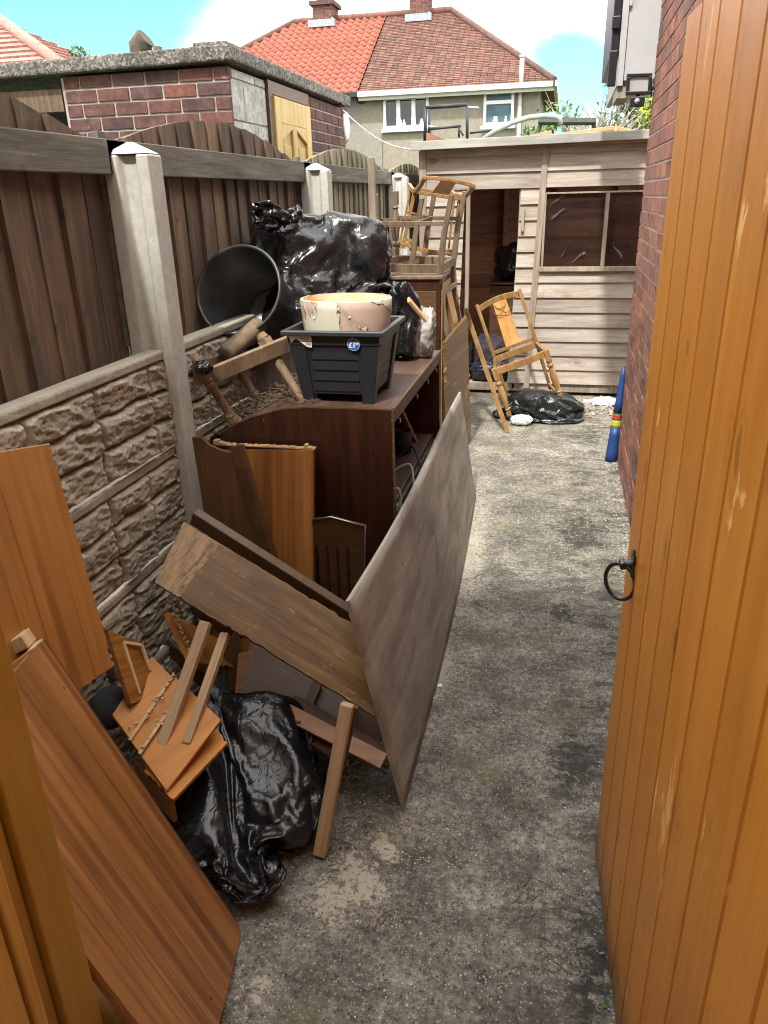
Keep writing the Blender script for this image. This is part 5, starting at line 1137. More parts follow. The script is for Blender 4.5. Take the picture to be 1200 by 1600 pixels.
# ---- boards standing against the sideboard front
def pts4(*l): return [at(a, b_, 1, y) for a, b_, y in l]
A, B, D = pts4((492, 925, 2.12), (492, 703, 2.27), (350, 925, 2.12)); 
e = empty('teak_board', A); tag(e, 'upright orange teak panel with a broken chipboard top edge leaning on the sideboard', 'panel')
Wv = Vector((-.36, 0, 0)); B = at(492, 703, 1, 2.27)
A = B+(A-B)*1.55
plank('board', 'teak', A, B, A+Wv, .022, e, side=1)
n_ = (B-A).normalized(); mb = MB(); rr = random.Random(4)
for k in range(40):   # torn chipboard along the top
    u = k/40; x = -.36*u; mb.box(B.x+x-.010, B.x+x, B.y-.001, B.y+.022, B.z+.0005, B.z+rr.uniform(.002, .006)+(.012 if u < .08 or u > .85 else 0)*rr.random())
mb.build('broken_edge', 'oak_pale', e)
plank('fillet', 'teak', A+Vector((-.004, -.012, 0)), B+Vector((-.004, -.012, -.01)), A+Vector((-.045, -.012, 0)), .01, e, side=1)
# dark shaped panel
zz = 2.08
op = [(303, 682), (318, 682), (330, 694), (350, 703), (368, 706), (372, 692), (382, 694), (440, 888), (400, 905), (335, 880)]
O3 = at(335, 880, 1, zz-.02); ux = Vector((1, 0, 0)); uz = Vector((0, .16, 1)).normalized()
def on_plane(px, py, O, nn):
    u, v = px-600, py-800; d = fw+rt*(u/FPX)-up*(v/FPX); return EYEP+d*((O-EYEP).dot(nn)/d.dot(nn))
nn = ux.cross(uz); poly = []
for a, b_ in op: p = on_plane(a, b_, O3, nn)-O3; poly.append((p.dot(ux), p.dot(uz)))
e = empty('scooped_board', O3); tag(e, 'dark brown broken panel with a scooped top left of the teak panel', 'panel')
FF = frame3(O3, uz, -ux)
mb = MB().prism([(b_, -a) for a, b_ in poly], (0, 0, 0), (1, 0, 0), (0, 1, 0), (0, 0, .016)); mb.build('board', 'walnut_plain', e, FF, .002)
p1, p2 = on_plane(377, 694, O3, nn), on_plane(435, 888, O3, nn); MB().bar(p1+Vector((-.01, -.02, 0)), p2+Vector((-.01, -.02, 0)), .035, .02, (0, 1, 0)).build('fillet', 'walnut_plain', e, None, .002)
# dark tray with a metal rim between the boards
tr = empty('folding_tray', at(530, 850, 1, 2.2)); tag(tr, 'dark ribbed tray with a thin metal rim standing in front of the sideboard', 'tray')
T1 = [at(a, b_, 1, 2.17) for a, b_ in ((488, 812), (518, 808), (571, 822), (568, 960), (488, 960))]
o_ = T1[4]; poly = [((p-o_).x, (p-o_).z) for p in T1]
MB().prism(poly, o_, (1, 0, 0), (0, 0, 1), (0, .012, 0)).build('panel', 'walnut_plain', tr)
mb = MB()
for k in range(4): x = .03+k*.035; mb.box(o_.x+x, o_.x+x+.006, o_.y-.006, o_.y+.0, o_.z+.02, o_.z+.27)
mb.build('ribs', 'mahog', tr)
mb = MB().tube([p+Vector((0, -.004, .002)) for p in T1[:4]], .0035, 8); mb.build('rim', 'steel', tr)

# ---- big worn dark headboard plank lying across the heap
def quad3(pts, k):
    d = [fw+rt*((a-600)/FPX)-up*((b_-800)/FPX) for a, b_ in pts]
    Mx = Matrix(((d[0].x, -d[1].x, d[2].x), (d[0].y, -d[1].y, d[2].y), (d[0].z, -d[1].z, d[2].z))); s_ = Mx.inverted() @ d[3]
    t4 = [s_[0], s_[1], s_[2], 1.]; return [EYEP+d[i]*t4[i]*k/t4[0] for i in range(4)]
A = at(242, 910, 1, 1.66); B = at(588, 1120, 1, 1.62); Cc = at(287, 815, 1, 1.80); Dd = at(552, 977, 1, 1.78)
e = empty('headboard', A); tag(e, 'worn dark brown headboard plank with scraped pale corner lying slanted across the heap', 'headboard')
def board4(name, m, A, B, D4, E4, th, parent, nrmd):
    """board from four real corners A (near low) B (far low) E4 (far high) D4 (near high)"""
    F = frame3(A, B-A, D4-A); I = F.inverted(); q = [I @ p for p in (A, B, E4, D4)]; mb = MB(); poly = [(p.x, p.y) for p in q]
    z = F.to_3x3().col[2]; s_ = 1 if z.dot(Vector(nrmd)) > 0 else -1
    mb.prism(chipped(poly, seed=len(name)+int(A.x*100) % 50), (0, 0, 0), (1, 0, 0), (0, 1, 0), (0, 0, -s_*th)); return mb.build(name, m, parent, F, .0)
cam_dir = Vector((0, -1, .4))
board4('board', 'headboard', A, B, Cc, Dd, .03, e, cam_dir)
# reddish rail behind it
a = at(303, 806, 1, 1.90); b_ = at(548, 962, 1, 1.86)
tag(MB().bar(a, b_, .05, .03, (0, 1, .3)).build('red_brown_rail', 'walnut_plain', None, None, .003), 'red brown rail lying behind the top edge of the headboard', 'rail')

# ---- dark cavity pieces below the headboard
def bd(name, m, q, th, lab, cat, nrm_=(0, -1, .5), group=None):
    A, B, D4, E4 = [at(a, b_, 1, y) for a, b_, y in q]; o = board4(name, m, A, B, D4, E4, th, None, nrm_); return tag(o, lab, cat, group)
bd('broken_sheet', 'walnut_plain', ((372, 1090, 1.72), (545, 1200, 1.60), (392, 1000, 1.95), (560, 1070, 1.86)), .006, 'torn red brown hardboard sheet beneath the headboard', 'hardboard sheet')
mb = MB(); rr = random.Random(77)
for k in range(46):
    u = k/45; p = at(402+u*85, 1100+u*48, 1, 1.69-.04*u)+Vector((rr.gauss(0, .004), rr.gauss(0, .006), .012+rr.uniform(0, .012))); s_ = rr.uniform(.008, .02); q_ = [p+Vector((rr.uniform(-1, 1)*s_, rr.uniform(-1, 1)*s_, rr.uniform(-.6, .8)*s_)) for _ in range(4)]
    mb.add(q_, [(0, 1, 2), (0, 2, 3), (2, 1, 0), (3, 2, 0)])
tag(mb.build('torn_fibres', 'oak_pale'), 'ragged torn fibres on the split hardboard sheet', 'torn fibres', kind='stuff')
a, b_ = at(455, 1098, 1, 1.72), at(612, 1188, 1, 1.64); tag(MB().bar(a, b_, .05, .022, (0, -.5, 1)).build('slim_rail', 'walnut_plain', None, None, .002), 'slim red brown rail poking out below the headboard to the plywood', 'rail')
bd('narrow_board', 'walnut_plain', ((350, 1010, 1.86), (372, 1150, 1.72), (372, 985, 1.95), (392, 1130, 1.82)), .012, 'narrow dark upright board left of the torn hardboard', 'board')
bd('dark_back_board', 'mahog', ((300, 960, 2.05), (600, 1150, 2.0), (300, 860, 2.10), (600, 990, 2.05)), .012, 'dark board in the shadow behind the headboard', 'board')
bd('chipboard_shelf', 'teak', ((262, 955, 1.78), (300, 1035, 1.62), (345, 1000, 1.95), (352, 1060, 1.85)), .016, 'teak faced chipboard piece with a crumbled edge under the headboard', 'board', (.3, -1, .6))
mb = MB(); rr = random.Random(15); a, b_ = at(268, 955, 1, 1.765), at(302, 1030, 1, 1.61)
for k in range(60): u = rr.random(); p = a.lerp(b_, u)+Vector((rr.uniform(-.008, .004), rr.uniform(-.006, .006), rr.uniform(-.012, .008))); s_ = rr.uniform(.002, .006); mb.box(p.x, p.x+s_, p.y, p.y+s_, p.z, p.z+s_)
tag(mb.build('chipboard_crumbs', 'oak_pale'), 'crumbled chipboard edge beneath the headboard corner', 'crumbs', kind='stuff')

for k, (q0, q1, w_, h_, m_, lab) in enumerate((((395, 1085, 1.70), (600, 1190, 1.60), .045, .014, 'teak', 'reddish veneer strip lying along the torn hardboard edge'), ((500, 1060, 1.85), (470, 1130, 1.66), .03, .012, 'walnut_plain', 'short dark slat crossing the red brown rail'), ((440, 1050, 1.9), (600, 1150, 1.8), .07, .016, 'walnut_plain', 'wide dark slat in shadow above the red brown rail'), ((385, 1020, 1.9), (378, 1110, 1.72), .05, .012, 'teak', 'upright teak slat at the left end of the torn hardboard'))):
    tag(MB().bar(at(q0[0], q0[1], 1, q0[2]), at(q1[0], q1[1], 1, q1[2]), w_, h_, (0, -.6, 1)).build('broken_timber', m_, None, None, .0015), lab, 'timber', 'broken slats under the headboard')
mb = MB(); rr = random.Random(64)
for k in range(90):
    p = at(rr.uniform(330, 610), rr.uniform(1080, 1220), 2, .003); a = rr.uniform(0, 6.28); L_ = rr.uniform(.008, .05); q = p+Vector((math.cos(a)*L_, math.sin(a)*L_, rr.uniform(0, .006)))
    if p.x < P0.x-.01: mb.bar(p, q, rr.uniform(.002, .008), rr.uniform(.001, .003))
for k in range(70):
    p = at(rr.gauss(600, 60), rr.gauss(1290, 60), 2, .002); a = rr.uniform(0, 6.28); L_ = rr.uniform(.003, .018); mb.bar(p, p+Vector((math.cos(a)*L_, math.sin(a)*L_, .001)), rr.uniform(.001, .003), .001)
tag(mb.build('wood_splinters', 'batten'), 'small wood splinters strewn on the ground beside the heap', 'splinters', kind='stuff')
# ---- battens
def batten(p, q, w, h, lab, ref=(0, -1, .6)):
    F = frame3(p, Vector(q)-Vector(p), Vector(ref).cross(Vector(q)-Vector(p))); L = (Vector(q)-Vector(p)).length
    mb = MB().box(0, L, -w/2, w/2, -h/2, h/2); o = mb.build('batten', 'batten', None, F, .003); return tag(o, lab, 'batten', 'pale wooden battens in the heap')
batten(at(245, 1190, 1, 1.36), at(322, 972, 1, 1.62), .030, .024, 'longest pale batten leaning from the orange drawer up under the headboard')
batten(at(292, 1163, 1, 1.40), at(352, 990, 1, 1.66), .024, .022, 'shorter pale batten right beside the longest one')
batten(at(500, 1337, 1, 1.405)+Vector((0, 0, .004)), at(543, 1100, 1, 1.52), .034, .026, 'pale batten standing on the ground right of the front black bag')
a = at(556, 1104, 1, 1.54); b_ = at(535, 1200, 1, 1.50); tag(MB().bar(a, b_, .012, .02, (0, -1, 0)).build('thin_strip', 'walnut_plain', None, None, .001), 'thin red brown strip behind the standing batten', 'strip')

# ---- orange drawer panels
e = dre = empty('orange_board_stack', at(175, 1125, 1, 1.42)); tag(e, 'stack of bright orange ridged drawer panels under the battens', 'drawer')
A, B, D4, E4 = at(176, 1122, 1, 1.42), at(262, 1240, 1, 1.28), at(238, 1030, 1, 1.62), at(345, 1120, 1, 1.46)
nb = (B-A).cross(D4-A).normalized(); nb = nb if nb.z > 0 else -nb
l2 = lambda u, v_: A.lerp(B, u).lerp(D4.lerp(E4, u), v_)
for i, (u0, u1, h) in enumerate(((0, .34, .016), (.35, .52, .010), (.53, .98, .004))):
    F = frame3(l2(u0, 0)+nb*h, l2(u1, 0)-l2(u0, 0), l2(u0, 1)-l2(u0, 0)); I = F.inverted()
    q = [I @ (l2(u, v_)+nb*h) for u, v_ in ((u0, 0), (u1, 0), (u1, 1), (u0, 1))]; z = F.to_3x3().col[2]; s_ = -1 if z.dot(nb) > 0 else 1
    MB().prism([(p.x, p.y) for p in q], (0, 0, 0), (1, 0, 0), (0, 1, 0), (0, 0, s_*.012)).build('board', 'drawer', e, F, .002)
mb = MB()
for u in (.345, .525): mb.bar(l2(u, -.01)+nb*.014, l2(u, 1.0)+nb*.014, .008, .008, nb)
mb.build('glue_strip', 'oak_pale', e)
mb = MB(); rr = random.Random(3)
for k in range(50): u, v_ = rr.choice((.345, .525))+rr.gauss(0, .03), rr.random(); p = l2(u, v_)+nb*.02; s_ = rr.uniform(.001, .004); mb.box(p.x, p.x+s_*2, p.y, p.y+s_*1.5, p.z, p.z+s_)
mb.build('splinters', 'oak_pale', e)
A2, B2 = at(205, 1175, 1, 1.38), at(264, 1244, 1, 1.28); (board4('side', 'teak', A2-Vector((0, 0, .10)), B2-Vector((0, 0, .085)), A2-Vector((0, 0, .028)), B2-Vector((0, 0, .02)), .012, dre, (-.4, -1, 0)))
bd('lower_drawer_base', 'drawer', ((225, 1205, 1.33), (270, 1250, 1.27), (300, 1090, 1.58), (352, 1140, 1.45)), .01, 'orange base board under the ridged drawer panels', 'board', (0, -1, 1))
# small framed door
A, B, D4, E4 = at(205, 1100, 1, 1.44), at(245, 1085, 1, 1.54), at(168, 985, 1, 1.52), at(225, 1000, 1, 1.60)
e = empty('small_cupboard_door', A); tag(e, 'small orange cupboard door with a pale raised frame leaning on the gravel boards', 'cupboard door')
board4('panel', 'teak', A, B, D4, E4, .012, e, (0, -1, .4)); nb = (B-A).cross(D4-A).normalized(); nb = nb if nb.y < 0 else -nb
l2 = lambda u, v_: A.lerp(B, u).lerp(D4.lerp(E4, u), v_)+nb*.003
mb = MB(); 
for a_, b_ in (((.42, .1), (.38, .88)), ((.38, .88), (.92, .90)), ((.92, .90), (1.0, .45))): mb.bar(l2(*a_), l2(*b_), .008, .007, nb)
mb.build('frame', 'oak_pale', e)
c_ = at(172, 1106, 1, 1.50); mb = MB(); mb.lathe([(0, .05), (.03, .045), (.055, .025), (.062, 0), (.05, -.03), (0, -.04)], c_, (.2, -.3, 1), 24); tag(mb.build('rubber_float', 'charcoal'), 'charcoal rounded rubber lump between the teak boards', 'rubber lump')
# broken crumbly pieces at the wall foot
rr = random.Random(21)
for i, (a_, b_, y) in enumerate(((255, 1000, 1.9), (150, 1060, 1.72))):
    p = at(a_, b_, 1, y); tag(MB().bar(p, p+Vector((.16, -.03, -.14)), .05, .015, (0, -1, 0)).build('timber_scrap', 'walnut_plain', None, None, .003), ('dark timber scrap against the gravel board under the headboard corner', 'dark timber scrap behind the charcoal rubber lump')[i], 'timber scrap')

# ---- two big teak boards at the left
q = quad3([(-125, 1155), (68, 1000), (378, 1455), (312, 1725)], 1.0)
kz = (-EYE)/((q[2]-EYEP).z); q = [EYEP+(p-EYEP)*kz for p in q]
A, D4, E4, B = q[0], q[1], q[2], q[3]   # A top-left, D4 top-right, E4 bottom-right, B bottom-left
e = empty('teak_headboard', (E4+B)/2); tag(e, 'large reddish teak board leaning in the foreground beside the gate post', 'board')
F = frame3(D4, E4-D4, A-D4); I = F.inverted(); qq = [I @ p for p in (D4, E4, B, A)]; z = F.to_3x3().col[2]; s_ = -1 if z.dot(Vector((1, -1, .5))) > 0 else 1
MB().prism(chipped([(p.x, p.y) for p in qq], .0006, .005, 4), (0, 0, 0), (1, 0, 0), (0, 1, 0), (0, 0, s_*.018)).build('board', 'teak_faded', e, F)
nbv = z*(-s_)
L_ = qq[1].x; MB().box(0, L_-.01, -.014, 0-.0005, min(s_*.004, s_*.05), max(s_*.004, s_*.05)).build('edge_rail', 'walnut_plain', e, F, .002)
mb = MB(); mb.box(-.004, -.0005, .0, qq[3].y*.98, min(0, s_*.018), max(0, s_*.018)); mb.build('raw_edge', 'oak_pale', e, F)
MB().box(-.035, -.005, -.012, .03, min(s_*.018, s_*.05), max(s_*.018, s_*.05)).build('corner_block', 'oak_pale', e, F, .002)
hp = on_plane(66, 1252, D4, nbv); mb = MB().lathe([(0, .0006), (.0125, .0006)], hp, nbv, 20, False); mb.build('drill_hole', 'ink_black', e)
for qx, qy in ((100, 1075), (355, 1420), (330, 1560), (215, 1215)):
    hp = on_plane(qx, qy, D4, nbv); MB().lathe([(0, .0005), (.0028, .0005)], hp, nbv, 10, False).build('screw_hole', 'ink_black', e)
# thick side board below its lower-left edge
tag(board4('lower_side_board', 'walnut_plain', at(120, 1490, 2, .10), at(225, 1640, 2, .03), at(112, 1474, 2, .16), at(232, 1612, 2, .10), .02, None, (1, -1, .2)), 'dark board edge beneath the large teak board at the bottom left', 'board')
bd('orange_offcut', 'drawer', ((120, 1640, .80), (230, 1680, .80), (125, 1530, .95), (200, 1600, .95)), .012, 'orange board lying under the large teak board by the gate post', 'board', (0, -1, 1))
# rear teak board leaning on the gravel boards
xw = -1.1
T2 = at(78, 695, 0, -1.135); B2 = at(178, 1040, 0, -1.0)
dn = (B2-T2); along = Vector((.02, -1, .06)).normalized()
LL = .55; A = T2; D4 = T2+along*LL
F = frame3(A, dn, along); I = F.inverted(); z = F.to_3x3().col[2]; s_ = -1 if z.x > 0 else 1; L_ = dn.length
e = empty('teak_board', B2); tag(e, 'orange teak board leaning on the gravel boards at the left edge', 'board')
MB().prism(chipped([(0, 0), (L_, 0), (L_, LL), (0, LL)], .0006, .006, 8), (0, 0, min(0, s_*.016)), (1, 0, 0), (0, 1, 0), (0, 0, .016)).build('board', 'teak', e, F)
MB().box(-.004, -.0005, 0, LL, min(0, s_*.016), max(0, s_*.016)).build('raw_edge', 'oak_pale', e, F)
# something for it to stand on
tag(MB().box(-1.14, -1.0, .72, 1.05, .0, B2.z-.02).build('hidden_crate', 'walnut_plain', None, None, .004), 'dark wooden crate in the gap under the leaning orange teak board', 'crate')

# ---- front black bag
def bagwarp(p, n_):
    q = p.copy(); u = (p.z+.2)/.4
    q.y += .10*(u-.4); q.x -= .10*(u-.4)
    return q
fb = sack((-.79, 1.52, .12), (.172, .185, .088), 33, 4.2, 6, shrink=-.34, bend=.02, floor=.003, tilt=(-.15, .62), lump=.28, fill=.86, knot=(-.45, .5, .75), lift=1.12); tag(fb, 'large black rubbish sack on the ground at the front of the heap', 'bag', 'black rubbish sacks')

# ================================================================== CABINET, CHAIRS BY THE SHED
CX0, CX1, CY0, CY1, CZ = -1.12, -.715, 4.72, 5.36, 1.15
cb = empty('tall_cabinet', (-.8, 5, 0)); tag(cb, 'dark cabinet under the upturned chairs with a sunlit side', 'cabinet')
MB().box(CX0, CX1, CY0, CY1, .03, CZ-.02).build('carcass', 'mahog', cb, bevel=.003)
MB().box(CX0-.01, CX1+.012, CY0-.015, CY1+.01, CZ-.019, CZ).build('top', 'chair_dull', cb, bevel=.003)
MB().box(CX0+.02, CX1-.02, CY0-.006, CY0-.001, .10, CZ-.09).build('front_panel', 'walnut_plain', cb, bevel=.002)
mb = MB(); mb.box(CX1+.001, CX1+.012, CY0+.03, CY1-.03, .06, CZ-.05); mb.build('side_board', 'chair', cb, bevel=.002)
mb = MB(); mb.para((CX1+.0125, CY0+.04, .50), (0, CY1-CY0-.10, .10), (.006, 0, 0), (0, 0, .02)); mb.build('moulding', 'walnut_plain', cb)
# wardrobe door leaning by the cabinet, sunlit
bdo = board4('wardrobe_door', 'walnut', Vector((-.60, 4.45, .0)), Vector((-.545, 5.10, .0)), Vector((-.60, 4.45, .0))+Vector((-.04, .0, .80)), Vector((-.545, 5.10, 0))+Vector((-.04, 0, .86)), .02, None, (1, 0, 0)); tag(bdo, 'narrow brown wardrobe door standing behind the far end of the plywood', 'door')
# plank leaning toward the lone chair
a = at(727, 482, 1, 5.55); b_ = at(793, 676, 2, 0.0)
F = frame3(b_, a-b_, Vector((0, 1, 0)).cross(a-b_)); L_ = (a-b_).length
mb = MB().box(0, L_, -.016, .016, -.007, .007); tag(mb.build('leaning_plank', 'chair', None, F, .002), 'thin golden plank leaning beside the carved chair', 'plank')

# chairs ---------------------------------------------------------------
def make_chair(frame, m='chair', ms='splat', carved=False, lab=''):
    e = empty('dining_chair', frame=frame); W_, B_w, SH_ = .21, .18, .45; F = frame
    kq = 1.25
    TL = [(.019, .0), (.019, .085), (.013, .09), (.019, .10), (.013, .108), (.021, .16), (.024, .22), (.018, .29), (.013, .305), (.021, .315), (.021, .33), (.014, .34), (.019, .352), (.019, .36)]
    for s_ in (-1, 1):
        x = s_*W_; mb = MB(); mb.box(x-.019, x+.019, -.219, -.181, 0, .085); mb.lathe([(r_*kq, h_) for r_, h_ in TL[2:]], (x, -.2, 0), (0, 0, 1), 18); mb.box(x-.021, x+.021, -.221, -.179, .36, SH_); mb.build('leg', m, e, F, .003)
    for s_ in (-1, 1):
        x = s_*B_w; mb = MB(); pr = [(.265, 0), (.225, .22), (.20, .45), (.215, .60), (.245, .75), (.28, .885)]; wd = [.028, .032, .036, .034, .030, .026]
        vs = []; 
        for (y, z), w_ in zip(pr, wd): vs += [(x-.014, y-w_/2, z), (x+.014, y-w_/2, z), (x+.014, y+w_/2, z), (x-.014, y+w_/2, z)]
        fs = [(3, 2, 1, 0), (20, 21, 22, 23)]
        for i in range(5):
            for k in range(4): fs.append((4*i+k, 4*i+(k+1) % 4, 4*i+4+(k+1) % 4, 4*i+4+k))
        mb.add(vs, fs); mb.build('back_post', m, e, F, .003)
    # seat frame, bowed front
    mb = MB(); h0, h1 = SH_-.055, SH_
    out = [(-W_+.0, -.2)]+[(W_*(-1+2*k/8), -.2-.028*math.sin(math.pi*k/8)) for k in range(1, 8)]+[(W_, -.2)]
    inn = [(a_*.93, b_+.03) for a_, b_ in out]
    for i in range(len(out)-1):
        a_, b_, c_, d_ = out[i], out[i+1], inn[i+1], inn[i]
        mb.add([(*a_, h0), (*b_, h0), (*c_, h0), (*d_, h0), (*a_, h1-.004), (*b_, h1-.004), (*c_, h1-.004), (*d_, h1-.004)], [(3, 2, 1, 0), (4, 5, 6, 7), (0, 1, 5, 4), (2, 3, 7, 6)])
    for s_ in (-1, 1): mb.bar((s_*W_*.97, -.18, SH_-.03), (s_*B_w, .19, SH_-.03), .024, .05)
    mb.bar((-B_w, .2, SH_-.03), (B_w, .2, SH_-.03), .024, .05); mb.bar((-W_*.9, -.15, SH_-.02), (-W_*.5, -.17, SH_-.02), .03, .02)
    mb.build('seat_frame', m, e, F, .002)
    mb = MB(); nn = 10; vs = []
    for i in range(nn+1):
        u = i/nn*2-1; x = u*(B_w+.012); z = .89-.03*u*u; y = .282+.012*(1-u*u)
        vs += [(x, y-.012, z-.045), (x, y-.012, z), (x, y+.012, z), (x, y+.012, z-.045)]
    fs = [(0, 1, 2, 3), (4*nn+3, 4*nn+2, 4*nn+1, 4*nn)]
    for i in range(nn):
        for k in range(4): fs.append((4*i+k, 4*i+4+k, 4*i+4+(k+1) % 4, 4*i+(k+1) % 4))
    mb.add(vs, fs); mb.build('top_rail', m, e, F, .003)
    MB().bar((-B_w, .218, .565), (B_w, .218, .565), .02, .03).build('lower_back_rail', m, e, F, .002) if not carved else MB().bar((-B_w, .21, .475), (B_w, .21, .475), .02, .026).build('lower_back_rail', m, e, F, .002)
    mb = MB(); zb0 = .48 if carved else .575; wv = .065
    mb.add([(-wv, .208, zb0), (wv, .208, zb0), (wv*.85, .285, .86), (-wv*.85, .285, .86), (-wv, .220, zb0), (wv, .220, zb0), (wv*.85, .297, .86), (-wv*.85, .297, .86)], [(0, 1, 2, 3), (5, 4, 7, 6), (1, 5, 6, 2), (4, 0, 3, 7)]); sp_ = mb.build('splat', ms, e, F, .003)
    if carved:
        mb = MB()
        fr = frame3((0, .285-.0035, .86), (1, 0, 0), (0, .077, .38))
        def arc(cx_, cy_, r_, a0, a1):
            mb.tube([fr @ Vector((cx_+r_*math.cos(a), cy_+r_*math.sin(a), 0)) for a in [a0+(a1-a0)*k/14 for k in range(15)]], .0028, 6)
        pi = math.pi
        arc(0, -.04, .042, pi, 2*pi); arc(0, -.02, .05, pi*1.05, pi*1.95); arc(-.035, -.085, .03, pi*1.0, pi*2.1); arc(.035, -.085, .03, pi*.9, pi*2); arc(0, -.10, .03, pi, 2*pi); arc(-.03, -.12, .02, pi, 1.9*pi); arc(.03, -.12, .02, pi*1.1, 2*pi)
        mb.build('carving', m, sp_, F)
    # stretchers
    for s_ in (-1, 1): MB().bar((s_*W_*.98, -.185, .055 if carved else .16), (s_*B_w, .235, .055 if carved else .16), .014, .024).build('stretcher', m, e, F, .002)
    MB().bar((-W_*.95, -.2+.05, .055), (W_*.95, -.2+.05, .055), .016, .028).build('stretcher', m, e, F, .002) if carved else MB().bar((-.195, .05, .16), (.195, .05, .16), .014, .022).build('stretcher', m, e, F, .002)
    return tag(e, lab, 'chair')
def mframe(Rm, t_, s=1.0):
    t_ = EYEP+(Vector(t_)-EYEP)*s
    return Matrix(((Rm[0][0]*s, Rm[0][1]*s, Rm[0][2]*s, t_[0]), (Rm[1][0]*s, Rm[1][1]*s, Rm[1][2]*s, t_[1]), (Rm[2][0]*s, Rm[2][1]*s, Rm[2][2]*s, t_[2]), (0, 0, 0, 1)))
make_chair(mframe([[0.93, -0.15, -0.335], [0.135, 0.988, -0.07], [0.342, 0.02, 0.94]], (-.155, 6.201, -.013), .95), 'chair', 'splat', True, 'golden chair frame without a seat and with a carved splat tilted before the shed')
make_chair(mframe([[0.095, 0.995, -0.023], [0.994, -0.094, 0.05], [0.048, -0.027, -0.998]], (-.90, 4.96, 1.618), 1.0), 'chair_dull', 'chair', False, 'brown chair turned upside down on the cabinet with its back hanging over the front')
make_chair(mframe([[0.05, 0.995, -0.03], [0.998, -0.05, 0.04], [0.04, -0.03, -0.998]], (-1.13, 5.22, 1.60), 1.0), 'chair_dull', 'chair_dull', False, 'darker upside down chair farther left in the stack beside the fence')
make_chair(mframe([[0.938, 0.158, 0.307], [0.3, 0.069, -0.951], [-0.171, 0.985, 0.017]], (-1.136, 6.669, 1.395), .84), 'chair', 'splat', False, 'golden chair with an orange splat lying highest on the chair stack')

# black sack by the lone chair
c_ = at(845, 640, 2, .06); sk = sack((c_.x+.01, c_.y+.02, .10), (.25, .17, .12), 41, 2.6, 6, shrink=-.35, m='bag_dull', floor=.003); tag(sk, 'dusty black sack lying under the carved chair by the shed', 'bag', 'black rubbish sacks')
c_ = at(822, 652, 2, .03); tag(crumple('white_wrapper', 'white_pl', (c_.x-.03, c_.y-.10, .035), (.075, .05, .032), 44, (0, 0, 1), 1.8, 2.5, 5, flat=.002), 'white plastic wrapper against the sack under the carved chair', 'wrapper')
# windbreak rolled up against the house corner
wb = empty('rolled_windbreak', at(958, 712, 2, 0)); tag(wb, 'rolled blue windbreak with red and yellow bands leaning at the house corner', 'windbreak')
b0 = Vector((.385, 4.80, .0)); b1 = Vector((.415, 4.86, .60))
def seg_(u0, u1, m, nm, r0, r1):
    pts = [b0.lerp(b1, u0+(u1-u0)*k/4) for k in range(5)]; MB().tube(pts, [r0+(r1-r0)*k/4 for k in range(5)], 14).build(nm, m, wb)
seg_(0, .36, 'blue', 'blue_band', .038, .031); seg_(.362, .372, 'leaf_mid', 'green_trim', .032, .032); seg_(.374, .44, 'yellow', 'yellow_band', .031, .029); seg_(.442, .50, 'red', 'red_band', .029, .027); seg_(.502, .512, 'leaf_mid', 'green_trim', .028, .027); seg_(.514, 1.0, 'blue', 'blue_band', .027, .012)
# litter before the shed
c_ = at(945, 632, 2, .02); tag(crumple('white_carrier_bag', 'white_pl', (c_.x, c_.y, .035), (.10, .07, .04), 46, (0, 0, 1), 1.5, 2.2, 5, flat=.002), 'white carrier bag on the ground at the foot of the shed', 'bag')
c_ = at(925, 632, 2, .0); tag(MB().para((c_.x-.07, c_.y, .015), (.12, .01, .0), (0, .04, .01), (0, 0, .003)).build('paper_scrap', 'ink_white'), 'flat white paper scrap among the rubble by the shed', 'paper')
rr = random.Random(51); mb = MB()
def pebble(mb, x, y, z, s_, rr):
    pts = [Vector((rr.gauss(0, 1), rr.gauss(0, 1), rr.gauss(0, .6))).normalized() for _ in range(3)]
    base_ = [Vector((math.cos(a)*s_*rr.uniform(.7, 1.2), math.sin(a)*s_*rr.uniform(.6, 1.1), 0)) for a in [k*math.pi/3+rr.uniform(-.2, .2) for k in range(6)]]
    o = Vector((x, y, z)); top = [o+b_*.6+Vector((0, 0, s_*rr.uniform(.4, .7))) for b_ in base_]; bot = [o+b_ for b_ in base_]
    mb.add(bot+top, [tuple(6+k for k in range(6))]+[(k, (k+1) % 6, 6+(k+1) % 6, 6+k) for k in range(6)])
for k in range(700):
    x = rr.uniform(.02, .55); y = rr.gauss(6.15, .14); s_ = rr.uniform(.004, .02)
    if y < SY-.04 and y > 5.7: pebble(mb, x, y, rr.uniform(-.002, .012), s_, rr)
for k in range(160):
    x, y = rr.uniform(.05, .52), rr.uniform(5.95, 6.4); a = rr.uniform(0, 3.14); L_ = rr.uniform(.02, .09); mb.bar((x, y, .014), (x+math.cos(a)*L_, y+math.sin(a)*L_, .02), .006, .004)
tag(mb.build('rubble_scatter', 'rubble'), 'scattered stones twigs and crumbs on the ground before the shed', 'rubble', kind='stuff')
mb = MB()
for k in range(1500):
    y = rr.uniform(.75, 5.0); x = rr.uniform(-.75, .42); s_ = rr.choice((.0015, .002, .002, .003, .004)) if y < 2.5 else rr.uniform(.002, .005)
    pebble(mb, x, y, 0, s_, rr)
for k in range(500):
    y = rr.uniform(.8, 4.8); x = .425-abs(rr.gauss(0, .05))-.01; pebble(mb, x, y, 0, rr.uniform(.002, .006), rr)
p = at(370, 1562, 2, 0); pebble(mb, p.x, p.y, 0, .009, rr)
tag(mb.build('path_grit', 'stone'), 'fine stones and grit scattered on the concrete path', 'grit', kind='stuff')
mb = MB()
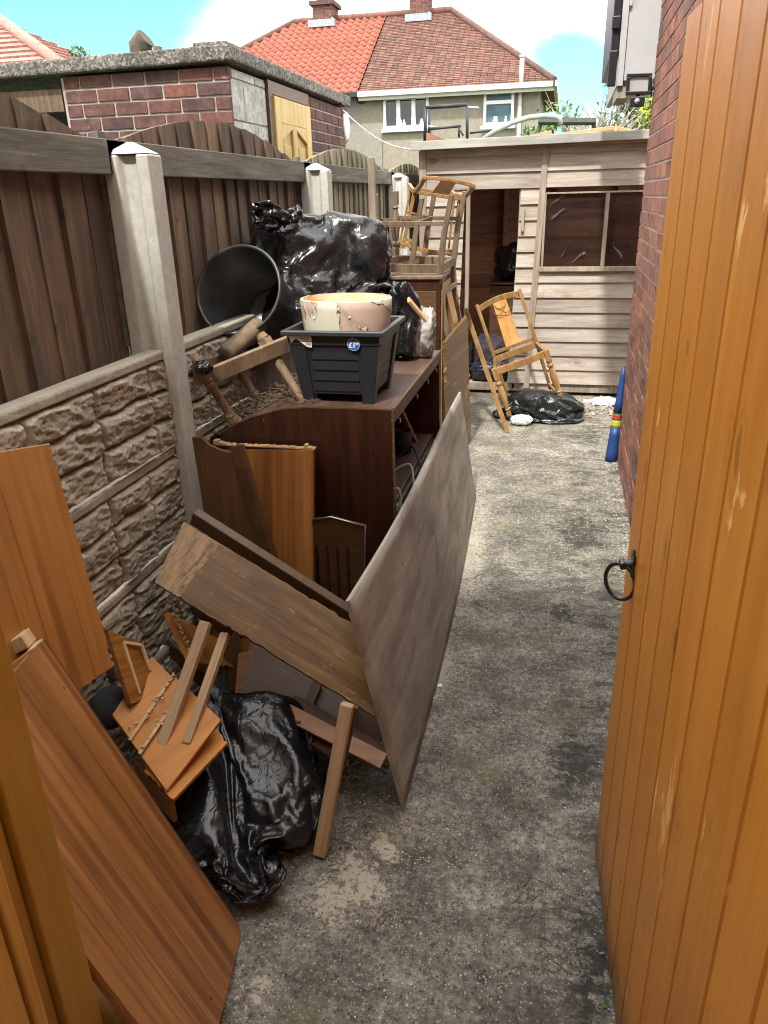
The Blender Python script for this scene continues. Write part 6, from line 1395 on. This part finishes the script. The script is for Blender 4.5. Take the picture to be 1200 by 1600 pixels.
for k in range(60):
    px, py = rr.choice(((540, 1300), (520, 1320), (600, 1440), (880, 1500), (560, 1200), (830, 1400))); p = at(px+rr.gauss(0, 18), py+rr.gauss(0, 18), 2, .002); a = rr.uniform(0, 6.28); pts = [p]
    for s_ in range(5): a += rr.gauss(0, .35); pts.append(pts[-1]+Vector((math.cos(a), math.sin(a), 0))*rr.uniform(.004, .012))
    mb.tube(pts, .0008, 4, False)
tag(mb.build('dry_stalks', 'straw'), 'thin dry stalks lying on the path beside the bag and batten', 'stalks', kind='stuff')
# weeds along the gate foot
def weed(px, py, s_, seed, lab, flower=False):
    rr = random.Random(seed); p0 = at(px, py, 2, 0); e = empty('weed', p0); tag(e, lab, 'weed', 'small weeds by the gate foot'); mb = MB()
    for k in range(16):
        a = rr.uniform(0, 6.28); L_ = s_*rr.uniform(.5, 1.1); d = Vector((math.cos(a), math.sin(a), rr.uniform(.2, .8))).normalized(); sd_ = d.cross(Vector((0, 0, 1))).normalized()
        for j in range(5):
            q = p0+d*L_*(.3+.16*j); w_ = s_*.16*(1-j*.12)
            for s2 in (-1, 1): mb.add([q, q+sd_*s2*w_+d*w_*.4+Vector((0, 0, .001)), q+d*w_*.9], [(0, 1, 2), (2, 1, 0)])
    mb.build('leaves', 'leaf_weed', e)
    if flower:
        mb = MB()
        for k in range(3): q = p0+Vector((rr.gauss(0, s_*.5), rr.gauss(0, s_*.5), s_*.5)); mb.lathe([(0, .001), (.0022, .002), (.0025, .0)], q, (0, 0, 1), 6)
        mb.build('flower', 'petal', e)
weed(945, 1572, .020, 1, 'largest green weed with purple flowers by the gate foot', True); weed(948, 1495, .013, 2, 'middle small green weed by the gate foot', True); weed(965, 1548, .010, 3, 'tiny weed tight against the gate bottom')
for i, (px, py, lab) in enumerate(((684, 1073, 'larger white flake on the path by the plywood'), (672, 1092, 'smaller white flake nearest the plywood edge'))):
    p = at(px, py, 2, .002); tag(MB().add([p, p+Vector((.016, .004, .001)), p+Vector((.010, .018, .004)), p+Vector((-.002, .01, .002))], [(0, 1, 2, 3)]).build('paper_flake', 'ink_white'), lab, 'flake')

# ================================================================== let the bin liners settle
settle(CLOTH)
S.frame_set(1)
